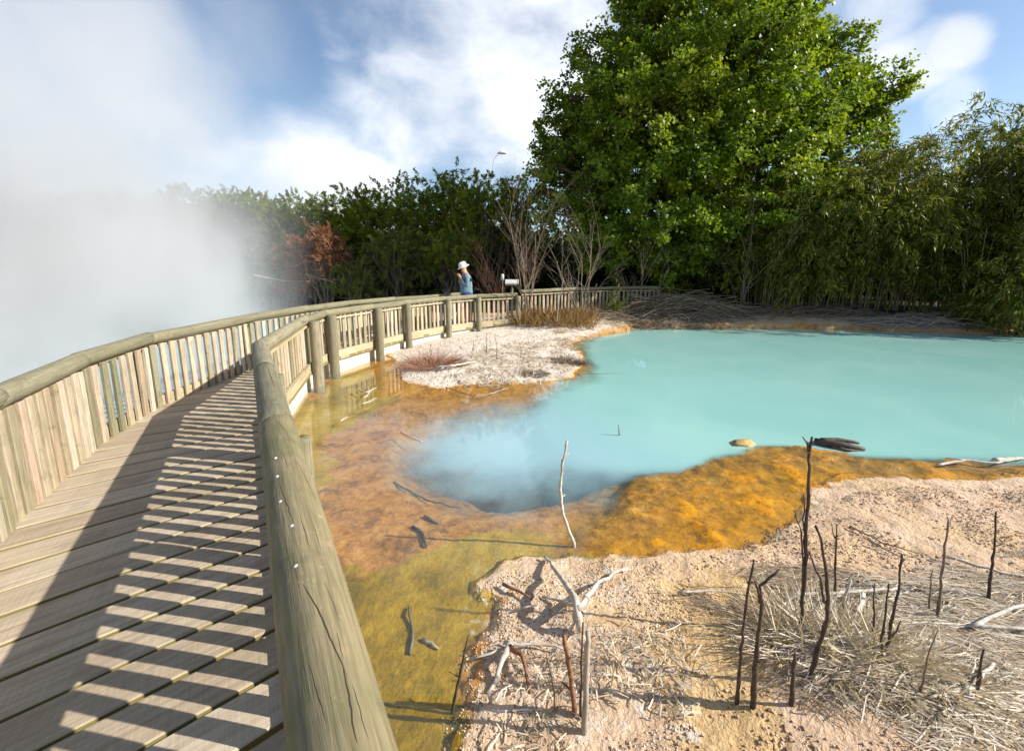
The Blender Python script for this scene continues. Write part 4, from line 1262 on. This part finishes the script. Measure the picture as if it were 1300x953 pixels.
# fallen pieces lying on the ground
def fallen(paths, radii, label, mat='deadgrey', name='fallen_branch', cat='branch', lift=.03, z=.1):
    global stick_n; stick_n += 1
    rs = random.Random(1200 + stick_n)
    mb = MB(); base = None
    for path, r in zip(paths, radii):
        raw = []
        for q in path:
            zz = z; wl = -.015 if z == 0 else -9
            h = q[2] if len(q) > 2 else lift
            for _ in range(2):
                p = at(q[0], q[1], zz); zz = max(gz(p.x, p.y), wl) + h
            raw.append(at(q[0], q[1], zz))
        out = []
        for i in range(len(raw) - 1):
            n = max(2, int((raw[i + 1] - raw[i]).length / .05))
            for j in range(n): out.append(raw[i].lerp(raw[i + 1], j / n) + Vector((rs.gauss(0, .004), rs.gauss(0, .004), rs.gauss(0, .003))))
        out.append(raw[-1])
        if base is None: base = out[0].copy()
        m = len(out)
        mb.tube(out, [r * (1 - .5 * i / (m - 1)) * (1 + rs.uniform(-.12, .15)) for i in range(m)], 7)
    o = mb.build(name, M[mat], off=base); o.location = base
    tag(o, label, cat)
    return o
fallen([[(738, 800, .02), (732, 770, .12), (728, 755, .14), (710, 730, .10), (692, 706, .02)], [(733, 772, .12), (745, 757, .09), (760, 740, .06), (778, 728, .03), (797, 722, .02)],
        [(730, 768, .10), (710, 763, .03), (688, 757, .01)], [(731, 775, .1), (729, 790, .03), (725, 800, .01)]],
       [.019, .015, .010, .010], 'star shaped uprooted branch with a dark core and pale arms on the crust', 'deadgrey', 'star_branch')
fallen([[(639, 814), (660, 818), (690, 816), (722, 826)], [(645, 820), (625, 829), (596, 838)]], [.009, .008], 'pale forked twig lying across the edge of the olive water', lift=.03)
fallen([[(646, 818, .05), (636, 838, .05), (628, 864, .02), (618, 880, 0)]], [.017], 'thick bleached root bending down to the bottom edge')
fallen([[(648, 822, .05), (662, 830, .06), (668, 850, .04), (674, 880, 0)]], [.014], 'pinkish root curving beside the thick bleached root', 'deadred')
fallen([[(639, 741), (658, 750), (676, 760)]], [.010], 'short rust coloured stick on the white crust', 'deadred')
fallen([[(660, 772), (682, 768)]], [.006], 'short straw coloured stick below the rusty one')
fallen([[(860, 751), (900, 750), (930, 751), (956, 757)]], [.007], 'long thin pale branch lying across the tan sand')
fallen([[(996, 757, .06), (1020, 754, .07), (1060, 753, .08), (1100, 750, .08), (1139, 746, .06)], [(986, 771, .02), (1000, 765, .05), (1010, 756, .06)]], [.011, .009], 'long white branch lying level behind the dark sticks')
fallen([[(1097, 752, .09), (1090, 775, .05), (1085, 800, .01)]], [.012], 'short white forked branch propped below the long white one')
fallen([[(1234, 794, .05), (1270, 778, .06), (1300, 768, .06), (1330, 760, .02)], [(1236, 795, .04), (1300, 797, .05), (1330, 796, .02)]], [.011, .010], 'white forked branch at the right edge of the straw')
fallen([[(1196, 705, .03), (1240, 718, .04), (1300, 732, .03), (1340, 742, 0)]], [.010], 'smooth grey branch crossing the pink sand toward the right edge')
fallen([[(1080, 668, .02), (1120, 688, .02), (1180, 706, .02)]], [.006], 'thin dark twig lying on the pink sand', 'twig')
fallen([[(1100, 686, .02), (1130, 700, .02), (1150, 710, .01)]], [.005], 'shorter dark twig below the thin one on the pink sand', 'twig')
fallen([[(1225, 880, .04), (1245, 858, .05), (1262, 842, .04)]], [.012], 'white stub of wood beside the stump in the bottom right corner')
fallen([[(1190, 590, .03), (1225, 584, .05), (1262, 587, .05), (1310, 580, .04)], [(1225, 584, .05), (1200, 581, .03)]], [.013, .006], 'pale driftwood branch at the pool edge near the right side', z=0)
fallen([[(1262, 584, .04), (1290, 582, .03), (1330, 578, .02)]], [.022], 'thicker driftwood piece touching the pale driftwood branch', z=0)
fallen([[(509, 549, .02), (522, 554, .03), (536, 560, .02)]], [.010], 'short white twig afloat in the shallow brown water', z=0)
fallen([[(566, 492, .03), (600, 502, .02)]], [.009], 'dark stick slanting off the peninsula into the orange rim', 'twig', z=0)
fallen([[(600, 503, .01), (622, 500, .03), (645, 492, .02)]], [.009], 'yellowish stick continuing the dark one in the orange rim', 'palebark', z=0)
fallen([[(555, 466, .06), (575, 464, .08), (602, 459, .06)], [(560, 468, .05), (585, 458, .08)]], [.022, .010], 'bleached white branch on the sinter shore behind the pink bush')
fallen([[(455, 494, .01), (465, 498, .04), (478, 492, .02)], [(462, 505, .03), (470, 497, .03), (466, 490, .05)]], [.012, .009], 'tangle of pale twigs in the olive water beside the railing', z=0)
fallen([[(733, 475, .02), (770, 474, .02), (815, 474, 0)]], [.008], 'thin dark stick floating at the edge of the turquoise water', 'twig', z=0)
fallen([[(460, 513, .01), (478, 505, .03)]], [.009], 'single white twig below the twig tangle in olive water', z=0)
fallen([[(432, 535, .01), (441, 529, .02)]], [.009], 'small white chip of wood near the second big post', z=0)
for i, (pth, r_, mt_) in enumerate([([(500, 612), (540, 634), (585, 645)], .010, 'deaddark'), ([(524, 668), (536, 676), (541, 694)], .014, 'deaddark'), ([(540, 655), (558, 664)], .012, 'twig'),
                                ([(522, 830), (524, 800), (519, 770)], .010, 'twig'), ([(536, 812), (548, 818), (557, 823)], .011, 'palebark')]):
    fallen([pth], [r_], ['long dark twig sunk in the brown shallows left of the bleached pole', 'short dark twig sunk in the brown shallows', 'brown scrap beside the short sunken twig',
                         'thin twig sunk upright in the olive shallows', 'pale scrap sunk in the olive water beside the thin twig'][i], mt_, 'sunken_twig', 'twig', .01)
for u, v, hh, lb in [(546, 462, .42, 'thin stick nearest the railing on the white peninsula'), (557, 466, .4, 'slightly bent thin stick beside the pink bush'),
                 (617, 452, .55, 'dark thick stick amid the white peninsula'), (630, 458, .5, 'dark slim stick right of the thick one on the peninsula'),
                 (661, 455, .35, 'thin stick behind the grey tuft on the peninsula'), (600, 447, .3, 'short stick at the back of the white peninsula')]:
    b0 = at(u, v, .08); top_v = v - hh * F / b0.y * .9
    stick([(u, v), (u + 1, (v + top_v) / 2), (u + random.uniform(-2, 2), top_v)], .013, lb, 'twig', z=.08)
stick([(707, 406), (710, 380), (716, 352)], .02, 'broken pale sapling stump among the dry reeds', 'palebark', z=.12)
stick([(785, 490 + 75), (786, 548), (785, 540)], .014, 'small dark snag just breaking the milky water', 'twig', z=0)

# driftwood log and rocks at the pool edge
def rock(name, u, v, rx, ry, rz, mat, label, seed, z=0):
    p = at(u, v, z); rs = random.Random(seed)
    bm = bmesh.new(); bmesh.ops.create_icosphere(bm, subdivisions=4, radius=1)
    sx_ = rs.random() * 50
    co = np.array([v_.co[:] for v_ in bm.verts])
    nz_ = fbm(co[:, 0] * 1.6 + sx_, co[:, 1] * 1.6 + co[:, 2] * 1.3, seed, 4)
    for v_, k_ in zip(bm.verts, nz_):
        v_.co = Vector((v_.co.x * rx, v_.co.y * ry, v_.co.z * rz)) * (.6 + .8 * k_)
    me = bpy.data.meshes.new(name); bm.to_mesh(me); bm.free(); smooth(me)
    o = link(name, me, mat); o.location = (p.x, p.y, max(gz(p.x, p.y), -.03) + rz * .3); o.rotation_euler.z = rs.random() * .5 - .2
    tag(o, label, name.split('_')[-1])
    return o
M['rocky'] = simple('algae stained rock', (.40, .27, .10), .7, .3, .5, 9, .8)
M['rockdark'] = simple('charred log', (.075, .06, .045), .7, .3, .8, 14, .9)
rock('crusted_rock', 942, 563, .15, .09, .055, M['rocky'], 'low yellow crusted rock at the tip of the orange algae', 1)
lg = fallen([[(1036, 561, .03), (1058, 563, .06), (1080, 566, .06), (1097, 570, .03)], [(1042, 559, .07), (1065, 558, .09), (1090, 562, .07)], [(1050, 566, .02), (1075, 571, .03), (1094, 573, .01)]],
            [.045, .032, .026], 'charred dark log half sunk at the pool edge right of the tallest stick', 'rockdark', 'charred_log', 'log', z=0)

# ------------------------------------------------------------------ information board, lamp
p = atY(650, 360, 13.3); g = gz(p.x, p.y)
ib = empty('information_board', (p.x, p.y, g)); tag(ib, 'low slanted information board with pale top behind the railing', 'sign')
M['panel'] = simple('weathered white panel', (.62, .62, .58), .5, .4, .1, 30, .1)
MB().box((0, 0, 1.42 - g), (.42, .34, .035), Matrix.Rotation(R(20), 3, 'X')).build('panel', M['panel'], ib, sm=False)
MB().box((0, .02, 1.375 - g), (.36, .28, .03), Matrix.Rotation(R(20), 3, 'X')).build('backing', M['board'], ib, sm=False)
MB().tube([(0, .05, -.2), (0, .05, 1.36 - g)], .04, 10).build('post', M['post'], ib)
mx = atY(638, 350, 13.6); g = gz(mx.x, 13.6)
mk = empty('marker_stake', (mx.x, 13.6, g)); tag(mk, 'slim brown stake with a white cap just left of the information board', 'marker')
MB().tube([(0, 0, -.2), (0, 0, 1.46 - g)], .02, 8).build('stake', M['twig'], mk)
MB().tube([(0, 0, 1.46 - g), (0, 0, 1.64 - g), (0, 0, 1.66 - g)], [.05, .05, .03], 10).build('cap', M['panel'], mk)
LY = 60
top = atY(640, 194, LY)
lamp = empty('street_lamp', (atY(624, 230, LY).x, LY, .4)); tag(lamp, 'distant street lamp with a white head poking above the manuka trees', 'street lamp')
bx_ = lamp.location.x
MB().tube([(0, 0, -.5), (0, 0, 10), (0, 0, top.z - 3.5), (.35, 0, top.z - 1.2), (1.0, 0, top.z - .45)], [.1, .08, .06, .05, .04], 8).build('pole', M['metal'], lamp)
M['lampwhite'] = simple('white lamp housing', (.8, .8, .8), .4, .4, .05)
MB().tube([(.8, 0, top.z - .5), (1.2, 0, top.z - .4), (1.9, 0, top.z - .4), (2.1, 0, top.z - .45)], [.08, .22, .22, .08], 10).build('lamp_head', M['lampwhite'], lamp)

# ------------------------------------------------------------------ person
def skin_obj(name, chains, mat, parent=None, sub=2):
    """chains: list of (points, radii, links) ; every chain continuous, chain can start at an existing vertex ('key')"""
    me = bpy.data.meshes.new(name); bm = bmesh.new(); lay = bm.verts.layers.skin.verify()
    keys = {}
    roots = []
    for ch in chains:
        prev = None
        if ch.get('from') is not None: prev = keys[ch['from']]
        for i, (co, r) in enumerate(ch['v']):
            v_ = bm.verts.new(co); v_[lay].radius = (r if not hasattr(r, '__len__') else r) if hasattr(r, '__len__') else (r, r)
            if prev is None: v_[lay].use_root = True
            else: bm.edges.new((prev, v_))
            prev = v_
            if ch.get('key'): keys[(ch['key'], i)] = v_
    bm.to_mesh(me); bm.free()
    o = link(name, me, mat, parent)
    sk = o.modifiers.new('skin', 'SKIN'); sk.use_smooth_shade = True
    ss = o.modifiers.new('sub', 'SUBSURF'); ss.levels = sub; ss.render_levels = sub
    return o
M['skin'] = simple('sunlit skin', (.55, .30, .20), .55, .35, .06, 20, .05)
M['shirt'] = simple('blue grey shirt', (.14, .22, .27), .85, .2, .2, 14, .3)
M['shorts'] = simple('navy shorts', (.03, .055, .16), .85, .2, .2, 20, .2)
M['hat'] = simple('cream cotton hat', (.74, .70, .62), .85, .2, .06, 30, .2)
M['shoe'] = simple('brown shoe', (.08, .05, .03), .6, .3, .2, 30)
M['black'] = simple('black camera body', (.02, .02, .022), .4, .5, .2, 30)
pp = at(592, 372.5, ZR); PX = Vector((-1.44, 12.0, DECK))
PX.x = (592 - 650) / F * (12.0 / ray(592, 372).y)
per = empty('person', PX, R(200))
tag(per, 'person in cream sun hat, blue shirt and navy shorts on the walkway, looking down', 'person')
body = [
    {'key': 'sp', 'v': [((0, 0, .93), (.13, .10)), ((0, 0, 1.08), (.125, .09)), ((-.01, 0, 1.25), (.14, .095)), ((0, 0, 1.40), (.12, .08)), ((.03, 0, 1.49), (.055, .055)), ((.06, 0, 1.545), (.07, .065)), ((.075, 0, 1.62), (.085, .10)), ((.07, 0, 1.69), (.075, .085))]},
]
for s_ in (-1, 1):
    nm = 'l' if s_ > 0 else 'r'
    body.append({'key': nm + 'a', 'from': ('sp', 3), 'v': [((0, s_ * .17, 1.40), .055), ((.02, s_ * .23, 1.26), .045), ((.03, s_ * .25, 1.12), .038), ((.11, s_ * .17, 1.20), .034), ((.17, s_ * .08, 1.34), .028), ((.19, s_ * .055, 1.38), (.036, .022)), ((.21, s_ * .04, 1.415), (.034, .02))]})
    for fi in range(4):
        q = (fi - 1.5) * .017
        L = (.030, .036, .034, .026)[fi]
        body.append({'from': (nm + 'a', 6), 'v': [((.22, s_ * .04, 1.42 + q), .0095), ((.22 + L, s_ * .03, 1.428 + q), .009), ((.235 + L, s_ * .008, 1.426 + q), .008)]})
    body.append({'from': (nm + 'a', 5), 'v': [((.19, s_ * .03, 1.42), .011), ((.21, s_ * .015, 1.45), .009)]})
    body.append({'key': nm + 'l', 'from': ('sp', 0), 'v': [((0, s_ * .10, .86), .09), ((.02, s_ * .11, .50), .06), ((-.01, s_ * .115, .30), .055), ((-.02, s_ * .12, .09), .038), ((.0, s_ * .125, .045), .04), ((.10, s_ * .13, .035), (.045, .03)), ((.17, s_ * .135, .03), (.035, .022))]})
# face: nose, chin, ears
body.append({'from': ('sp', 6), 'v': [((.16, 0, 1.615), .016), ((.178, 0, 1.60), .012)]})
body.append({'from': ('sp', 5), 'v': [((.12, 0, 1.535), .032)]})
for s_ in (-1, 1): body.append({'from': ('sp', 6), 'v': [((.06, s_ * .088, 1.625), (.012, .022))]})
skin_obj('body', body, M['skin'], per)
shirt = [{'key': 'sp', 'v': [((0, 0, .83), (.20, .17)), ((0, 0, .92), (.20, .165)), ((0, 0, 1.02), (.19, .16)), ((-.01, 0, 1.22), (.185, .145)), ((0, 0, 1.38), (.15, .115)), ((.02, 0, 1.455), (.08, .075))]}]
for s_ in (-1, 1):
    shirt.append({'from': ('sp', 4), 'v': [((0, s_ * .175, 1.395), .075), ((.02, s_ * .235, 1.26), .066), ((.03, s_ * .255, 1.11), .058), ((.13, s_ * .19, 1.20), .055), ((.16, s_ * .155, 1.25), .05)]})
skin_obj('shirt', shirt, M['shirt'], per)
sh_ = [{'key': 'sp', 'v': [((0, 0, 1.02), (.18, .15)), ((0, 0, .84), (.19, .16))]}]
for s_ in (-1, 1): sh_.append({'from': ('sp', 1), 'v': [((.01, s_ * .095, .74), .125), ((.02, s_ * .11, .50), .105)]})
skin_obj('shorts', sh_, M['shorts'], per)
for s_ in (-1, 1):
    skin_obj('shoe', [{'v': [((-.03, s_ * .12, .05), .05), ((.08, s_ * .13, .045), (.055, .04)), ((.17, s_ * .135, .035), (.045, .032))]}], M['shoe'], per)
# hat: crown and drooping brim, turned on an axis tilted forward
mb = MB(); n = 24
prof = [(.165, -.035), (.15, -.02), (.105, .005), (.103, .05), (.09, .095), (.05, .115), (.0001, .118)]
for (r, z_) in prof:
    for k in range(n):
        t = 2 * PI * k / n; mb.v.append(Vector((r * math.cos(t) * 1.08, r * math.sin(t), z_ + .006 * math.sin(3 * t)))); mb.c.append((1, 1, 1, 1))
for i in range(len(prof) - 1):
    for k in range(n):
        k2 = (k + 1) % n; mb.f.append((i * n + k, i * n + k2, (i + 1) * n + k2, (i + 1) * n + k))
hat = mb.build('hat', M['hat'], per); hat.location = (.085, 0, 1.66); hat.rotation_euler = (0, R(22), 0)
so = hat.modifiers.new('thick', 'SOLIDIFY'); so.thickness = .006
mt = Matrix.Translation(PX) @ Matrix.Rotation(R(200), 4, 'Z')
cam_thing = empty('compact_camera', mt @ Vector((.25, 0, 1.43)), R(200))
tag(cam_thing, 'small dark compact camera held at chest height in both hands', 'camera')
MB().box((0, 0, 0), (.028, .075, .055)).build('camera_body', M['black'], cam_thing, sm=False)
MB().tube([(.014, 0, 0), (.035, 0, 0)], [.022, .020], 14).build('lens', M['black'], cam_thing)

# ------------------------------------------------------------------ steam
def steam_mat():
    m, nt, o = new_mat('geothermal steam'); b = N(nt)
    pos = b.n('ShaderNodeNewGeometry').outputs['Position']
    X, Y, Z = b.sep(pos)[:3]
    warp = b.vmath('SCALE', b.vmath('SUBTRACT', b.noise(pos, .22, 3, .55, 0, True), (.5, .5, .5)), scale=4.5)
    q = b.vmath('ADD', pos, warp)
    QX, QY, QZ = b.sep(q)[:3]
    # two plumes over the steaming pool: a wide low one and a tall drifting one
    def plume(cx, cy, r, h, dens):
        dx = b.math('SUBTRACT', QX, b.math('ADD', cx, b.math('MULTIPLY', Z, .10)))
        dy = b.math('SUBTRACT', QY, cy)
        dd = b.math('SQRT', b.math('ADD', b.math('MULTIPLY', dx, dx), b.math('MULTIPLY', dy, dy)))
        core = b.math('SUBTRACT', 1.0, b.ss(dd, r * .45, r))
        fall = b.math('POWER', 2.718, b.math('MULTIPLY', Z, -1.0 / h))
        return b.math('MULTIPLY', b.math('MULTIPLY', core, fall), dens)
    d = b.math('ADD', plume(-14.0, 9.5, 8.4, 2.8, STEAM[0]), plume(-15, 9.0, 10.5, 8.0, STEAM[1]))
    d = b.math('ADD', d, plume(-11.5, 15.5, 5.2, 2.2, .22))
    d = b.math('ADD', d, plume(-7.3, 4.6, 3.9, 1.3, STEAM[2]))
    nn = b.noise(b.vmath('MULTIPLY', pos, (1, 1, .75)), .38, 5, .58, .4)
    d = b.math('MULTIPLY', d, b.ss(nn, .38, .60))
    edge = b.math('MULTIPLY', b.ss(b.math('MULTIPLY', X, -1.0), 4.35, 5.6), b.math('SUBTRACT', 1.0, b.ss(Z, 12, 16.5)))
    d = b.math('MULTIPLY', d, edge)
    vol = b.n('ShaderNodeVolumePrincipled')
    vol.inputs['Color'].default_value = (.97, .973, .98, 1)
    b.put(vol.inputs['Density'], d)
    vol.inputs['Anisotropy'].default_value = .25
    nt.links.new(vol.outputs[0], o.inputs['Volume'])
    return m
STEAM = (1.1, .30, .9)
bm = bmesh.new()
bmesh.ops.create_cube(bm, size=1)
x0, x1, y0, y1, z0_, z1_ = -24, -4.3, 0, 20, .03, 17
for v_ in bm.verts:
    v_.co = Vector(((x0 + x1) / 2 + v_.co.x * (x1 - x0), (y0 + y1) / 2 + v_.co.y * (y1 - y0), (z0_ + z1_) / 2 + v_.co.z * (z1_ - z0_)))
me = bpy.data.meshes.new('steam'); bm.to_mesh(me); bm.free()
st = link('steam', me, steam_mat())
tag(st, 'thick white steam billowing off the hot pool on the left of the walkway', 'steam', kind='stuff')

# ------------------------------------------------------------------ sky, sun
SUN_AZ = math.atan2(-.17, .985)     # direction to the sun in the ground plane (from +x)
SUN_EL = R(32.5)
w = bpy.data.worlds.new('World'); sc.world = w; w.use_nodes = True
nt = w.node_tree; nt.nodes.clear(); b = N(nt)
out = b.n('ShaderNodeOutputWorld')
sky = b.n('ShaderNodeTexSky'); sky.sky_type = 'NISHITA'; sky.sun_disc = False
sky.sun_elevation = SUN_EL; sky.sun_rotation = math.pi / 2 - SUN_AZ
sky.air_density = 1.0; sky.dust_density = .6; sky.ozone_density = 1.6
gen = b.n('ShaderNodeTexCoord').outputs['Generated']
dirv = b.vmath('NORMALIZE', gen)
dx, dy, dz = b.sep(dirv)[:3]
k_ = b.math('DIVIDE', 1.0, b.math('ADD', b.math('MAXIMUM', dz, 0.0), .22))
pl = b.comb(b.math('MULTIPLY', dx, k_), b.math('MULTIPLY', dy, k_), b.math('MULTIPLY', dz, .5))
dq = b.vmath('MULTIPLY', dirv, (1, 1, 1.5))
n1 = b.noise(dq, 3.0, 8, .56, .3)
n2 = b.noise(dq, 7.5, 6, .6, .5)
def cblob(u, v, a0, a1, amp):
    c = ray(u, v).normalized()
    ca = b.vmath('DOT_PRODUCT', dirv, tuple(c))
    return b.math('MULTIPLY', b.ss(ca, math.cos(R(a1)), math.cos(R(a0))), amp)
tot = None
for args in [(690, 50, 2, 17, .55), (600, 10, 2, 20, .30), (560, 130, 1, 12, .30), (460, 200, 1, 11, .38), (380, 235, 1, 12, .42), (470, 238, 1, 6, .45), (250, 200, 2, 13, .22), (120, 300, 3, 16, .15), (620, 215, 1, 8, .25), (1170, 82, .5, 4.5, .50), (1110, 95, .5, 5.0, .46),
             (1215, 55, .5, 3, .45), (1120, 10, .5, 4.5, .42), (1205, 132, .5, 3, .32), (1000, 20, 1, 6, .3), (700, 220, 1, 8, .30)]:
    q = cblob(*args); tot = q if tot is None else b.math('MAXIMUM', tot, b.math('ADD', b.math('MULTIPLY', tot, .35), q))
# a few broad clouds elsewhere so that other views and reflections are natural
tot = b.math('ADD', tot, b.math('MULTIPLY', b.ss(b.noise(pl, .7, 2), .55, .7), .22))
cm = b.math('ADD', tot, b.math('ADD', b.math('MULTIPLY', b.math('SUBTRACT', n1, .5), 1.15), b.math('MULTIPLY', b.math('SUBTRACT', n2, .5), .45)))
cov = b.ss(cm, .08, .68)
shade = b.ss(b.noise(b.vmath('ADD', dq, (3, 1, 2)), 4, 5, .55), .35, .7)
ccol = b.mix(shade, (5.2, 5.6, 6.2), (7.6, 7.7, 7.9))
colr = b.mix(cov, sky.outputs[0], ccol)
bg = b.n('ShaderNodeBackground'); b.put(bg.inputs[0], colr); bg.inputs[1].default_value = .105
nt.links.new(bg.outputs[0], out.inputs[0])

sl = bpy.data.lights.new('sun', 'SUN'); sl.energy = 5.0; sl.angle = R(.53); sl.color = (1, .93, .82)
so_ = bpy.data.objects.new('sun', sl); C.objects.link(so_)
to_sun = Vector((math.cos(SUN_AZ) * math.cos(SUN_EL), math.sin(SUN_AZ) * math.cos(SUN_EL), math.sin(SUN_EL)))
so_.rotation_euler = to_sun.to_track_quat('Z', 'Y').to_euler(); so_.location = to_sun * 50

# ------------------------------------------------------------------ camera
cd = bpy.data.cameras.new('camera'); cam = bpy.data.objects.new('camera', cd); C.objects.link(cam)
cam.location = (0, 0, EYE); cam.rotation_euler = (R(90) - PITCH, 0, 0)
cd.sensor_width = 36; cd.lens = 36 * F / 1300; cd.shift_y = -44.5 / 1300
cd.clip_start = .05; cd.clip_end = 4000
sc.camera = cam
sc.view_settings.view_transform = 'Standard'; sc.view_settings.look = 'None'; sc.view_settings.gamma = 1
sc.view_settings.exposure = .69
cy = sc.cycles
cy.use_denoising = True
try: cy.denoiser = 'OPENIMAGEDENOISE'
except Exception: pass
cy.max_bounces = 7; cy.diffuse_bounces = 3; cy.glossy_bounces = 3; cy.transmission_bounces = 4; cy.transparent_max_bounces = 12
cy.volume_bounces = 2; cy.volume_step_rate = 1.0; cy.volume_max_steps = 96
cy.sample_clamp_indirect = 6
print('polys', sum(len(o.data.polygons) for o in sc.objects if o.type == 'MESH'))
